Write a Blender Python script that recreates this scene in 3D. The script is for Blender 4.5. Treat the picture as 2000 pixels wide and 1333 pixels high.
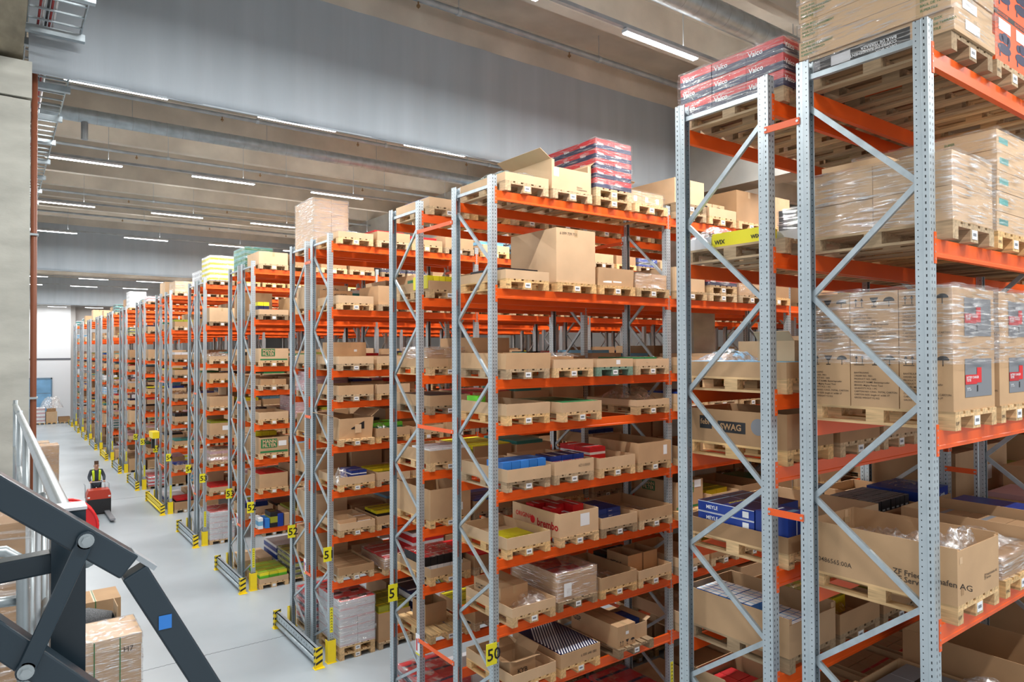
import bpy, math, random
import numpy as np
from mathutils import Vector, Matrix, noise as mnoise

random.seed(7)
S = bpy.context.scene
for o in list(bpy.data.objects):
    bpy.data.objects.remove(o)
COL = S.collection

# ------------------------------------------------------------------ camera, world, exposure
YAW, PITCH, ROLL = math.radians(36.579), math.radians(0.767), math.radians(-0.2765)
FPX = 1356.8
CAM = Vector((-5.619, -8.050, 6.527))
_r = Vector((math.cos(YAW), -math.sin(YAW), 0)); _f = Vector((math.sin(YAW), math.cos(YAW), 0)); _u = Vector((0, 0, 1))
FW = _f*math.cos(PITCH) + _u*math.sin(PITCH); _up = -_f*math.sin(PITCH) + _u*math.cos(PITCH)
RT = _r*math.cos(ROLL) + _up*math.sin(ROLL); UP = -_r*math.sin(ROLL) + _up*math.cos(ROLL)
cd = bpy.data.cameras.new('camera'); cam = bpy.data.objects.new('camera', cd); COL.objects.link(cam)
cam.matrix_world = Matrix(((RT.x, UP.x, -FW.x, CAM.x), (RT.y, UP.y, -FW.y, CAM.y), (RT.z, UP.z, -FW.z, CAM.z), (0, 0, 0, 1)))
cd.sensor_width = 36; cd.lens = FPX/2000*36; cd.clip_start = 0.05; cd.clip_end = 200
S.camera = cam
W = bpy.data.worlds.new('world'); S.world = W; W.use_nodes = True
W.node_tree.nodes['Background'].inputs[0].default_value = (0.93, 0.97, 1.0, 1)
W.node_tree.nodes['Background'].inputs[1].default_value = 0.50
LAMP_W = 92.0; UPLIGHT = .05
S.view_settings.view_transform = 'Standard'; S.view_settings.look = 'None'
S.view_settings.exposure = 0.70; S.view_settings.gamma = 1.0; S.view_settings.use_curve_mapping = False

# ------------------------------------------------------------------ helpers
class MB:
    """collects boxes, tubes and polygons; build() links them as one mesh object"""
    def __init__(s): s.v = []; s.f = []; s.m = []
    def poly(s, pts, m=0):
        n = len(s.v); s.v += [tuple(p) for p in pts]; s.f.append(tuple(range(n, n+len(pts)))); s.m.append(m)
    def box(s, x0, x1, y0, y1, z0, z1, m=0):
        n = len(s.v)
        s.v += [(x0,y0,z0),(x1,y0,z0),(x1,y1,z0),(x0,y1,z0),(x0,y0,z1),(x1,y0,z1),(x1,y1,z1),(x0,y1,z1)]
        s.f += [(n,n+3,n+2,n+1),(n+4,n+5,n+6,n+7),(n,n+1,n+5,n+4),(n+1,n+2,n+6,n+5),(n+2,n+3,n+7,n+6),(n+3,n,n+4,n+7)]
        s.m += [m]*6; return s
    def bar(s, a, b, w, h, up=(0,0,1), m=0):
        a = Vector(a); b = Vector(b); d = (b-a).normalized(); u = Vector(up)
        sd = d.cross(u)
        if sd.length < 1e-5: sd = d.cross(Vector((1,0,0)))
        sd.normalize(); u = sd.cross(d).normalized()
        n = len(s.v)
        for p in (a, b):
            for i, j in ((-1,-1),(1,-1),(1,1),(-1,1)): s.v.append(tuple(p + sd*(w/2*i) + u*(h/2*j)))
        s.f += [(n,n+1,n+2,n+3),(n+7,n+6,n+5,n+4),(n,n+4,n+5,n+1),(n+1,n+5,n+6,n+2),(n+2,n+6,n+7,n+3),(n+3,n+7,n+4,n)]
        s.m += [m]*6; return s
    def tube(s, pts, r, k=10, m=0, caps=True):
        pts = [Vector(p) for p in pts]; rings = []; a = None
        rr = r if isinstance(r, (list, tuple)) else [r]*len(pts)
        for i, p in enumerate(pts):
            d = (pts[min(i+1, len(pts)-1)] - pts[max(i-1, 0)]).normalized()
            if a is None: a = d.cross(Vector((0,0,1)) if abs(d.z) < .9 else Vector((1,0,0)))
            else: a = a - d*a.dot(d)
            a.normalize(); b = d.cross(a).normalized()
            n = len(s.v); rings.append(n)
            for j in range(k):
                t = 2*math.pi*j/k; s.v.append(tuple(p + a*(rr[i]*math.cos(t)) + b*(rr[i]*math.sin(t))))
        for q in range(len(rings)-1):
            A, B = rings[q], rings[q+1]
            for j in range(k):
                s.f.append((A+j, A+(j+1)%k, B+(j+1)%k, B+j)); s.m.append(m)
        if caps:
            s.f.append(tuple(rings[0]+j for j in range(k))[::-1]); s.m.append(m)
            s.f.append(tuple(rings[-1]+j for j in range(k))); s.m.append(m)
        return s
    def cyl(s, a, b, r, k=12, m=0): return s.tube([a, b], r, k, m)
    def prism(s, prof, y0, y1, m=0):
        """profile in (x,z), extruded along y"""
        n = len(s.v); k = len(prof)
        s.v += [(x, y0, z) for x, z in prof] + [(x, y1, z) for x, z in prof]
        s.f.append(tuple(range(n, n+k))); s.f.append(tuple(range(n+2*k-1, n+k-1, -1))); s.m += [m, m]
        for j in range(k): s.f.append((n+j, n+k+j, n+k+(j+1)%k, n+(j+1)%k)); s.m.append(m)
        return s
    def vprism(s, prof, z0, z1, m=0):
        n = len(s.v); k = len(prof)
        s.v += [(x, y, z0) for x, y in prof] + [(x, y, z1) for x, y in prof]
        s.f.append(tuple(range(n+k-1, n-1, -1))); s.f.append(tuple(range(n+k, n+2*k))); s.m += [m, m]
        for j in range(k): s.f.append((n+j, n+(j+1)%k, n+k+(j+1)%k, n+k+j)); s.m.append(m)
        return s
    def mesh(s, name, mats, smooth=False):
        me = bpy.data.meshes.new(name); me.from_pydata(s.v, [], s.f)
        for mt in (mats if isinstance(mats, (list, tuple)) else [mats]): me.materials.append(mt)
        if any(s.m): me.polygons.foreach_set('material_index', s.m)
        if smooth: me.polygons.foreach_set('use_smooth', [True]*len(me.polygons))
        me.update(); return me
    def build(s, name, mats, parent=None, loc=(0,0,0), smooth=False):
        return link(name, s.mesh(name, mats, smooth), parent, loc)

def link(name, me, parent=None, loc=(0,0,0), rz=0):
    o = bpy.data.objects.new(name, me); COL.objects.link(o); o.location = loc
    if rz: o.rotation_euler.z = rz
    if parent: o.parent = parent
    return o
def tag(o, label=None, cat=None, group=None, kind=None):
    if label: o['label'] = label
    if cat: o['category'] = cat
    if group: o['group'] = group
    if kind: o['kind'] = kind
    return o
def thing(name, label, cat, loc=(0,0,0), rz=0, group=None):
    o = bpy.data.objects.new(name, None); COL.objects.link(o); o.location = loc; o.rotation_euler.z = rz
    o.empty_display_size = .1
    return tag(o, label, cat, group)
def struct(name, mb, mats, smooth=False):
    return tag(mb.build(name, mats, smooth=smooth), kind='structure')
def copy_tree(o, parent=None):
    c = o.copy(); COL.objects.link(c); c.parent = parent
    for ch in list(o.children): copy_tree(ch, c)
    return c
_mc = {}
def cached(key, fn):
    if key not in _mc: _mc[key] = fn()
    return _mc[key]
def pix(x, y, d):
    """world point seen at photo pixel x,y at distance d along the view axis"""
    return CAM + (FW + RT*((x-1000)/FPX) + UP*((666.5-y)/FPX))*d

# ------------------------------------------------------------------ materials
def nt_of(name):
    m = bpy.data.materials.new(name); m.use_nodes = True
    nt = m.node_tree; return m, nt, nt.nodes['Principled BSDF']
def mat(name, col, rough=.6, metal=0, var=0, nscale=0, namt=0, bump=0, bscale=80, objcol=False, stretch=(1,1,1), spec=.5, rand=0):
    if name in bpy.data.materials: return bpy.data.materials[name]
    m, nt, b = nt_of(name); N = nt.nodes; L = nt.links
    b.inputs['Roughness'].default_value = rough; b.inputs['Metallic'].default_value = metal
    b.inputs['Specular IOR Level'].default_value = spec
    rgb = N.new('ShaderNodeRGB'); rgb.outputs[0].default_value = (*col, 1); out = rgb.outputs[0]
    if objcol:
        oi = N.new('ShaderNodeObjectInfo'); mx = N.new('ShaderNodeMix'); mx.data_type = 'RGBA'; mx.blend_type = 'MULTIPLY'
        mx.inputs[0].default_value = 1; L.new(out, mx.inputs[6]); L.new(oi.outputs['Color'], mx.inputs[7]); out = mx.outputs[2]
    if rand:
        oi = N.new('ShaderNodeObjectInfo'); mr = N.new('ShaderNodeMapRange'); mr.inputs[3].default_value = 1-rand; mr.inputs[4].default_value = 1+rand*.6
        L.new(oi.outputs['Random'], mr.inputs[0]); hs = N.new('ShaderNodeHueSaturation'); L.new(mr.outputs[0], hs.inputs['Value']); L.new(out, hs.inputs['Color']); out = hs.outputs[0]
    if namt or bump:
        tc = N.new('ShaderNodeTexCoord'); mp = N.new('ShaderNodeMapping'); mp.inputs['Scale'].default_value = stretch
        L.new(tc.outputs['Object'], mp.inputs[0])
    if namt:
        nz = N.new('ShaderNodeTexNoise'); nz.inputs['Scale'].default_value = nscale; nz.inputs['Detail'].default_value = 6
        L.new(mp.outputs[0], nz.inputs['Vector'])
        mr = N.new('ShaderNodeMapRange'); mr.inputs[1].default_value = .25; mr.inputs[2].default_value = .75
        mr.inputs[3].default_value = 1-namt; mr.inputs[4].default_value = 1+namt*.6; L.new(nz.outputs[0], mr.inputs[0])
        hs = N.new('ShaderNodeHueSaturation'); L.new(mr.outputs[0], hs.inputs['Value']); L.new(out, hs.inputs['Color']); out = hs.outputs[0]
    L.new(out, b.inputs['Base Color'])
    if bump:
        n2 = N.new('ShaderNodeTexNoise'); n2.inputs['Scale'].default_value = bscale; n2.inputs['Detail'].default_value = 4
        L.new(mp.outputs[0], n2.inputs['Vector']); bp = N.new('ShaderNodeBump'); bp.inputs['Strength'].default_value = bump
        bp.inputs['Distance'].default_value = .01; L.new(n2.outputs[0], bp.inputs['Height']); L.new(bp.outputs[0], b.inputs['Normal'])
    return m
def srgb(r, g, b):
    f = lambda c: (c/255/12.92) if c/255 <= .04045 else ((c/255+.055)/1.055)**2.4
    return (f(r), f(g), f(b))

def perforated_steel():
    """galvanised steel with punched slots and round holes: distances from the upright's own corner"""
    m, nt, b = nt_of('galvanised_perforated'); N = nt.nodes; L = nt.links
    b.inputs['Metallic'].default_value = .55; b.inputs['Roughness'].default_value = .38
    tc = N.new('ShaderNodeTexCoord'); sp = N.new('ShaderNodeSeparateXYZ'); L.new(tc.outputs['Object'], sp.inputs[0])
    def ma(op, a, bb=None, c=None):
        n = N.new('ShaderNodeMath'); n.operation = op
        for i, v in enumerate((a, bb, c)):
            if v is None: continue
            if isinstance(v, (int, float)): n.inputs[i].default_value = v
            else: L.new(v, n.inputs[i])
        return n.outputs[0]
    ge = N.new('ShaderNodeNewGeometry'); sn = N.new('ShaderNodeSeparateXYZ'); L.new(ge.outputs['Normal'], sn.inputs[0])
    side = ma('GREATER_THAN', ma('ABSOLUTE', sn.outputs[0]), .6)
    front = ma('GREATER_THAN', ma('ABSOLUTE', sn.outputs[1]), .6)
    zz = ma('ABSOLUTE', ma('SUBTRACT', ma('FRACT', ma('DIVIDE', sp.outputs[2], .05)), .5))
    zs = ma('LESS_THAN', zz, .2); zr = ma('LESS_THAN', zz, .09)
    ay = ma('ABSOLUTE', sp.outputs[1])
    def near(v, c, w): return ma('LESS_THAN', ma('ABSOLUTE', ma('SUBTRACT', v, c)), w)
    s1 = ma('MULTIPLY', ma('MULTIPLY', near(ay, .026, .0045), zs), side)
    s2 = ma('MULTIPLY', ma('MULTIPLY', near(ay, .088, .0042), zr), side)
    s3 = ma('MULTIPLY', ma('MULTIPLY', ma('MAXIMUM', near(sp.outputs[0], .028, .005), near(sp.outputs[0], .072, .005)), zs), front)
    mask = ma('MAXIMUM', ma('MAXIMUM', s1, s2), s3)
    nz = N.new('ShaderNodeTexNoise'); nz.inputs['Scale'].default_value = 3; nz.inputs['Detail'].default_value = 4; L.new(tc.outputs['Object'], nz.inputs['Vector'])
    cr = N.new('ShaderNodeValToRGB'); cr.color_ramp.elements[0].color = (.44,.51,.55,1); cr.color_ramp.elements[1].color = (.53,.60,.64,1)
    cr.color_ramp.elements[0].position = .3; cr.color_ramp.elements[1].position = .7; L.new(nz.outputs[0], cr.inputs[0])
    mx = N.new('ShaderNodeMix'); mx.data_type = 'RGBA'; L.new(mask, mx.inputs[0]); L.new(cr.outputs[0], mx.inputs[6]); mx.inputs[7].default_value = (.035,.04,.045,1)
    L.new(mx.outputs[2], b.inputs['Base Color'])
    return m
def film_mat(name, alpha=.3, col=(.9,.92,.94), scale=(3,3,34), rough=.12):
    """thin clear stretch film: mostly see-through, with glossy wrinkles"""
    m, nt, b = nt_of(name); N = nt.nodes; L = nt.links; N.remove(b)
    out = N['Material Output']; tr = N.new('ShaderNodeBsdfTransparent'); gl = N.new('ShaderNodeBsdfGlossy'); df = N.new('ShaderNodeBsdfDiffuse')
    gl.inputs['Roughness'].default_value = rough; gl.inputs['Color'].default_value = (1,1,1,1); df.inputs['Color'].default_value = (*col, 1)
    tc = N.new('ShaderNodeTexCoord'); mp = N.new('ShaderNodeMapping'); mp.inputs['Scale'].default_value = scale; mp.inputs['Rotation'].default_value = (.16,.1,0)
    L.new(tc.outputs['Object'], mp.inputs[0])
    nz = N.new('ShaderNodeTexNoise'); nz.inputs['Scale'].default_value = 1.6; nz.inputs['Detail'].default_value = 5; nz.inputs['Distortion'].default_value = .4; L.new(mp.outputs[0], nz.inputs['Vector'])
    bp = N.new('ShaderNodeBump'); bp.inputs['Strength'].default_value = .9; bp.inputs['Distance'].default_value = .03; L.new(nz.outputs[0], bp.inputs['Height'])
    L.new(bp.outputs[0], gl.inputs['Normal']); L.new(bp.outputs[0], df.inputs['Normal'])
    m1 = N.new('ShaderNodeMixShader'); m1.inputs[0].default_value = .72; L.new(df.outputs[0], m1.inputs[1]); L.new(gl.outputs[0], m1.inputs[2])
    mr = N.new('ShaderNodeMapRange'); mr.inputs[1].default_value = .50; mr.inputs[2].default_value = .70; mr.inputs[3].default_value = alpha*.28; mr.inputs[4].default_value = min(1, alpha*2.6)
    L.new(nz.outputs[0], mr.inputs[0])
    m2 = N.new('ShaderNodeMixShader'); L.new(mr.outputs[0], m2.inputs[0]); L.new(tr.outputs[0], m2.inputs[1]); L.new(m1.outputs[0], m2.inputs[2])
    L.new(m2.outputs[0], out.inputs['Surface'])
    return m
def emit(name, col, s):
    m, nt, b = nt_of(name); b.inputs['Emission Color'].default_value = (*col, 1); b.inputs['Emission Strength'].default_value = s
    b.inputs['Base Color'].default_value = (.9,.9,.9,1); return m

M = {}
M['steel'] = perforated_steel()
M['galv'] = mat('galvanised', (.46,.53,.57), .38, .55, nscale=7, namt=.22)
M['galv_d'] = mat('galvanised_dull', (.40,.44,.47), .5, .4, nscale=5, namt=.25)
M['orange'] = mat('orange_paint', (.90,.115,.010), .36, nscale=2, namt=.07, rand=.05)
M['yellow'] = mat('yellow_paint', (.95,.72,.01), .45, nscale=3, namt=.08)
M['ylabel'] = mat('yellow_label', (.86,.78,.02), .5)
M['black'] = mat('black_print', (.014,.014,.016), .45)
M['ink'] = mat('brown_ink', (.07,.05,.035), .7)
M['white'] = mat('white_paper', (.82,.84,.86), .6)
M['card'] = mat('cardboard', (.53,.335,.18), .75, nscale=3, namt=.10, rand=.10, bump=.05, bscale=60)
M['card2'] = mat('pale_cardboard', (.63,.43,.255), .75, nscale=3, namt=.08, rand=.08)
M['card3'] = mat('brown_cardboard', (.40,.235,.115), .75, nscale=3, namt=.10, rand=.08)
M['tape'] = mat('packing_tape', (.52,.36,.20), .25)
M['wood'] = mat('pallet_wood', (.62,.45,.265), .8, nscale=9, namt=.42, objcol=True, stretch=(4,.35,4), rand=.20)
M['woodx'] = mat('pallet_wood_joined', (.62,.46,.28), .8, nscale=4, namt=.30)
M['conc'] = mat('concrete', (.60,.555,.48), .85, nscale=1.4, namt=.22, bump=.12, bscale=40)
M['conc_gird'] = mat('concrete_girder', (.34,.335,.31), .85, nscale=1.6, namt=.2, bump=.1, bscale=30)
M['conc_col'] = mat('concrete_column', (.50,.50,.445), .85, nscale=2.2, namt=.22, bump=.1, bscale=30, stretch=(1,1,2.5))
M['conc_old'] = mat('concrete_stained', (.34,.30,.215), .85, nscale=2.5, namt=.5, bump=.1, bscale=30, stretch=(2,.6,3))
M['wallw'] = mat('white_panel', (.74,.77,.80), .5)
M['wallg'] = mat('grey_panel', (.34,.33,.32), .7)
M['curtain'] = mat('grey_fabric', (.40,.455,.505), .62, nscale=1.1, namt=.10, stretch=(3,3,.25), bump=.25, bscale=5)
M['dark'] = mat('anthracite_paint', (.020,.036,.050), .28, nscale=3, namt=.12)
M['rail'] = mat('galvanised_tube', (.42,.47,.49), .36, .65, nscale=8, namt=.18)
M['red'] = mat('red_print', (.62,.015,.02), .4, rand=.22)
M['redp'] = mat('red_lacquer', (.72,.012,.015), .28)
M['blue'] = mat('blue_print', (.01,.045,.30), .4, rand=.22)
M['lblue'] = mat('light_blue_print', (.03,.20,.62), .4, rand=.22)
M['sky'] = mat('cyan_print', (.20,.52,.80), .4, rand=.22)
M['navy'] = mat('navy_print', (.012,.016,.07), .45, rand=.22)
M['green'] = mat('green_print', (.02,.19,.06), .45, rand=.22)
M['lgreen'] = mat('light_green_print', (.13,.55,.03), .45, rand=.22)
M['yel'] = mat('yellow_print', (.80,.72,.02), .45, rand=.22)
M['olive'] = mat('olive_print', (.30,.31,.02), .5, rand=.22)
M['ora'] = mat('orange_print', (.80,.10,.01), .45)
M['grey'] = mat('grey_print', (.20,.21,.23), .5)
M['lgrey'] = mat('pale_grey_plastic', (.62,.63,.66), .35)
M['teal'] = mat('teal_print', (.05,.30,.28), .45, rand=.22)
M['pink'] = mat('pale_pink_print', (.62,.36,.38), .45, rand=.22)
M['purple'] = mat('grey_violet_wrap', (.42,.41,.45), .3)
M['film'] = film_mat('stretch_film', .26)
M['filmd'] = film_mat('dense_stretch_film', .46)
M['bag'] = film_mat('plastic_bag_film', .42, scale=(9,9,9), rough=.18)
M['copper'] = mat('red_brown_pipe', (.24,.075,.035), .45)
M['led'] = emit('led_diffuser', (.93,.97,1), 14)

TC = {}
def text_mesh(txt, size, m, bold=.0, align='LEFT'):
    key = (txt, size, m.name, bold, align)
    if key in TC: return TC[key]
    cu = bpy.data.curves.new('lettering', 'FONT'); cu.body = txt; cu.size = size; cu.resolution_u = 2; cu.offset = bold*size
    cu.align_x = align; cu.space_line = .85
    ob = bpy.data.objects.new('lettering', cu); me = bpy.data.meshes.new_from_object(ob)
    bpy.data.objects.remove(ob); bpy.data.curves.remove(cu)
    me.name = 'lettering'; me.materials.clear(); me.materials.append(m)
    TC[key] = me; return me
FACE = {'-Y': Matrix(((1,0,0),(0,0,-1),(0,1,0))), '-X': Matrix(((0,0,-1),(-1,0,0),(0,1,0))),
        '+Z': Matrix(((1,0,0),(0,1,0),(0,0,1))), '+X': Matrix(((0,0,1),(1,0,0),(0,1,0))), '+Y': Matrix(((-1,0,0),(0,0,1),(0,1,0)))}
def lettering(par, txt, face, loc, size, m, bold=.02, align='LEFT', name='lettering', flip=False):
    """flat print on a face of its parent; loc in the parent's own coordinates"""
    o = link(name, text_mesh(txt, size, m, bold, align), par)
    R = FACE[face].to_4x4()
    if flip: R = R @ Matrix.Rotation(math.pi, 4, 'Z')
    o.matrix_local = Matrix.Translation(Vector(loc) + FACE[face] @ Vector((0,0,.0025))) @ R
    return o
def patch(par, face, loc, w, h, m, name='print_panel', off=.0015):
    """flat printed rectangle, loc = its lower left corner on the face"""
    me = cached(('patch', round(w,3), round(h,3), m.name), lambda: (lambda b: (b.poly([(0,0,0),(w,0,0),(w,h,0),(0,h,0)]), b.mesh('print_panel', m))[1])(MB()))
    o = link(name, me, par); o.matrix_local = Matrix.Translation(Vector(loc) + FACE[face] @ Vector((0,0,off))) @ FACE[face].to_4x4()
    return o

# ------------------------------------------------------------------ hall geometry constants
P = 3.70                      # bay pitch along x
UPW, UPD = .10, .11           # upright section
FD = 1.07                     # frame depth
RACK_Y = [-5.745, 0.0, 6.0, 11.5, 17.0, 22.75, 28.95, 34.7, 40.3, 45.9, 52.4, 58.2, 64.1]
WIDE = {1, 5, 9}
def row_y(i, row):            # y of the -Y side of a row's frame
    if row == 0: return RACK_Y[i]
    return RACK_Y[i] + (2.12 if i in WIDE else 1.35)
LV = [1.69, 2.65, 3.605, 4.555, 5.50, 6.16, 7.46, 8.865]      # connector tops
LV0 = [1.55, 3.02, 4.488, 5.95, 7.41, 8.86]                    # nearest row
def levels(i, row): return LV0 if (i == 0 and row == 0) else LV
RH = 9.03
BT = .05                      # beam top below connector top
NB = [5, 5, 5, 5, 4, 4, 3, 2, 2, 2, 2, 2, 2]
ORD = ['first','second','third','fourth','fifth','sixth','seventh','eighth','ninth','tenth','eleventh','twelfth','thirteenth','fourteenth','fifteenth','sixteenth','seventeenth','eighteenth','nineteenth','twentieth','last']

# ------------------------------------------------------------------ floor, ceiling, walls
def floor_mat():
    m, nt, b = nt_of('polished_concrete_floor'); N = nt.nodes; L = nt.links
    tc = N.new('ShaderNodeTexCoord')
    n1 = N.new('ShaderNodeTexNoise'); n1.inputs['Scale'].default_value = .35; n1.inputs['Detail'].default_value = 5; L.new(tc.outputs['Object'], n1.inputs['Vector'])
    cr = N.new('ShaderNodeValToRGB'); cr.color_ramp.elements[0].color = (.33,.385,.42,1); cr.color_ramp.elements[1].color = (.45,.505,.545,1)
    cr.color_ramp.elements[0].position = .25; cr.color_ramp.elements[1].position = .72; L.new(n1.outputs[0], cr.inputs[0]); L.new(cr.outputs[0], b.inputs['Base Color'])
    n2 = N.new('ShaderNodeTexNoise'); n2.inputs['Scale'].default_value = .5; n2.inputs['Detail'].default_value = 2; L.new(tc.outputs['Object'], n2.inputs['Vector'])
    mr = N.new('ShaderNodeMapRange'); mr.inputs[3].default_value = .26; mr.inputs[4].default_value = .36; L.new(n2.outputs[0], mr.inputs[0]); L.new(mr.outputs[0], b.inputs['Roughness'])
    return m
fl = struct('floor', MB().box(-10, 26, -16, 73, -.3, 0), floor_mat())
def zigzag(y, x0, x1):
    b = MB(); n = int((x1-x0)/.05); pts = [(x0+(x1-x0)*k/n, y + (.012 if k % 2 else -.012) + .01*math.sin(k*.13)) for k in range(n+1)]
    for a, c in zip(pts, pts[1:]): b.bar((a[0],a[1],.0005), (c[0],c[1],.0005), .011, .003)
    return b
zigzag(7.95, -5, .2).build('floor_joint', mat('joint_filler', (.06,.065,.07), .9), fl)
zigzag(27.2, -5, .2).build('floor_joint', bpy.data.materials['joint_filler'], fl)

RIBS = [1.55 + 1.9*k for k in range(-6, 37)]
RZ, SZ = 11.58, 12.15
cl = struct('ceiling', MB().box(-10, 26, -12, 73, SZ, SZ+.2), M['conc'])
for y in RIBS:
    b = MB(); prof = [(y, RZ), (y+.2, RZ), (y+.27, SZ), (y-.07, SZ)]
    n = len(b.v); b.v += [(-10, q, z) for q, z in prof] + [(26, q, z) for q, z in prof]
    b.f += [(0,1,2,3),(7,6,5,4),(0,4,5,1),(1,5,6,2),(2,6,7,3),(3,7,4,0)]; b.m += [0]*6
    b.build('ceiling_rib', M['conc'], cl)
GZ = 9.72
tag(MB().box(5.9, 6.5, -12, 73, GZ, RZ).build('trim_1', M['conc_gird']), kind='structure')
tag(MB().box(17.4, 18.0, -12, 73, GZ, RZ).build('trim_2', M['conc']), kind='structure')
tag(MB().box(-6.2, -5.40, -12, 73, GZ+.06, RZ).build('trim_3', M['conc_old']), kind='structure')
COLY = [1.2, 24.05, 47.25, 70.3]
k = 4
for cy in COLY:
    for x0, x1 in ((-6.0, -5.33), (5.9, 6.6), (17.4, 18.1)):
        b = MB().box(x0, x1, cy, cy+.7, 0, GZ-.42).box(x0-.0, x1+(.012 if x0 < 0 else 0), cy-.03, cy+.73, GZ-.40, GZ)
        if x0 < 0: b.box(x0, x1-.16, cy-.006, cy, 0, GZ-.42)
        tag(b.build('trim_%d' % k, M['conc_col']), kind='structure'); k += 1

tag(MB().box(20.4, 20.6, -14, 73, 0, RZ).build('wall_right', M['wallg']), kind='structure')
# end wall with blue sectional gate
tag(MB().box(-10, .12, 71.0, 71.2, 0, RZ).box(-10, .12, 70.97, 71, 5.82, 5.98, 1).build('wall_far', [M['wallw'], mat('dark_trim', (.10,.11,.13), .5)]), kind='structure')
tag(MB().box(.12, 26, 71.6, 71.8, 0, RZ).box(.12, .5, 71, 71.6, 0, RZ).build('wall_back', M['wallg']), kind='structure')
dr = tag(MB().box(-3.6, -1.36, 70.9, 70.96, 4.02, 4.14).box(-1.46, -1.36, 70.9, 70.96, 0, 4.14).box(-3.6, -3.5, 70.9, 70.96, 0, 4.14).build('door_1', mat('blue_grey_frame', (.14,.24,.34), .5)), kind='structure')
gm = mat('blue_translucent_gate', (.20,.42,.66), .35, nscale=1.2, namt=.3)
for q in range(3):
    MB().box(-3.5, -1.46, 70.93, 70.955, q*1.34+.02, q*1.34+1.32).build('door_panel', gm, dr)

# smoke curtains
def curtain(name, y, x0, x1):
    nx, nz = 150, 14; b = MB(); v = []; 
    for s in (0, .012):
        for i in range(nx+1):
            x = x0+(x1-x0)*i/nx
            for j in range(nz+1):
                t = j/nz; z = 9.74 + (RZ-9.74)*t
                w = (.018*math.sin(x*4.1+y)+.012*math.sin(x*9.7+1.3*y)+.01*mnoise.noise(Vector((x*2.2, z*1.2, y))))*(1-.6*t)
                v.append((x, y+w+s, z))
    f = []; h = (nx+1)*(nz+1)
    for s in (0, 1):
        for i in range(nx):
            for j in range(nz):
                a = s*h+i*(nz+1)+j; q = (a, a+nz+1, a+nz+2, a+1); f.append(q if s == 0 else q[::-1])
    for i in range(nx):
        a = i*(nz+1); f.append((a, a+h, a+h+nz+1, a+nz+1))
    b.v = v; b.f = f; b.m = [0]*len(f)
    c = b.build(name, M['curtain'], smooth=True)
    MB().box(x0, x1, y-.004, y+.02, 9.73, 9.75).build('bottom_hem', M['curtain'], c)
    return c
for n_, (y, w) in enumerate(((1.55, 'nearest, above the second rack'), (24.4, 'middle of three, above the sixth rack'), (47.6, 'farthest of three, above the tenth rack'))):
    c = curtain('smoke_curtain', y, -5.34, 5.9); tag(c, 'grey fabric smoke curtain hanging from ceiling, ' + w, 'curtain', 'smoke curtains')

# ------------------------------------------------------------------ lamps
LX = [-4.80+2.95*k for k in range(7)]
AISLE = [-8.7] + [(row_y(i, 1)+FD + RACK_Y[i+1])/2 for i in range(len(RACK_Y)-1)] + [68.9]
AISLE[1] = -1.55; AISLE[2] = 4.68
LZ = 10.762
lm_h = MB().box(0, 1.48, -.05, .05, .012, .06).mesh('housing', M['lgrey'])
lm_d = MB().box(.01, 1.47, -.044, .044, 0, .012).mesh('diffuser', M['led'])
for r, y in enumerate(AISLE):
    for c, x in enumerate(LX if r < 6 else LX[:5]):
        t = thing('strip_light', 'white LED strip light above %s aisle, %s from the left' % ('the camera-side' if r == 0 else 'the '+ORD[r-1], ORD[c]), 'light', (x, y, LZ), group='ceiling strip lights')
        link('housing', lm_h, t); link('diffuser', lm_d, t)
        ld = cached('lamp', lambda: bpy.data.lights.new('lamp', 'AREA'))
        ld.shape = 'RECTANGLE'; ld.size = 1.46; ld.size_y = .085; ld.energy = LAMP_W; ld.color = (1, .985, .965)
        lo = bpy.data.objects.new('lamp', ld); COL.objects.link(lo); lo.parent = t; lo.location = (.74, 0, -.004)
        lu = cached('lamp_up', lambda: bpy.data.lights.new('uplight', 'AREA'))
        lu.shape = 'RECTANGLE'; lu.size = 1.46; lu.size_y = .06; lu.energy = LAMP_W*UPLIGHT; lu.color = (1, .985, .965)
        l2 = bpy.data.objects.new('uplight', lu); COL.objects.link(l2); l2.parent = t; l2.location = (.74, 0, .13); l2.rotation_euler.x = math.pi
    # trunking on rods
    t = thing('light_trunking', 'galvanised lighting trunking on rods above %s aisle' % ('the camera-side' if r == 0 else 'the '+ORD[r-1]), 'trunking', (0, y, LZ+.06), group='lighting trunkings')
    MB().box(-5.3, 15, -.03, .03, .01, .06).build('channel', M['galv_d'], t)
    if r < 7:
        rod = cached('rod', lambda: MB().cyl((0,0,.06), (0,0,SZ-LZ-.06), .006, 6).mesh('rod', M['galv_d']))
        for k in range(7): link('rod', rod, t, (-3.6+2.95*k, 0, 0))

# pipes and ducts
def pipe(y, z, r, label, heads=True, x0=-5.3, x1=16, m='galv_d', cat='pipe', name='sprinkler_pipe', ph=0):
    t = thing(name, label, cat, (0, y, z))
    MB().tube([(x0,0,0),(x1,0,0)], r, 12, caps=False).build('pipe', M[m], t, smooth=True)
    hd = cached('head', lambda: MB().cyl((0,0,0),(0,0,-.05),.012,6).cyl((0,0,-.05),(0,0,-.075),.03,8).cyl((0,0,-.075),(0,0,-.10),.008,6).mesh('sprinkler_head', mat('brass', (.32,.20,.10), .4, .6)))
    cl_ = cached(('clamp', r), lambda: MB().cyl((-.03,0,0),(.03,0,0),r*1.22,12).cyl((0,0,r),(0,0,SZ-z),.006,6).mesh('clamp', M['galv']))
    x = x0+1.2+ph
    while x < min(x1, 9):
        if heads: link('sprinkler_head', hd, t, (x+.5, 0, -r))
        link('clamp', cl_, t, (x+1.2, 0, 0)); x += 2.95
    return t
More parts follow.
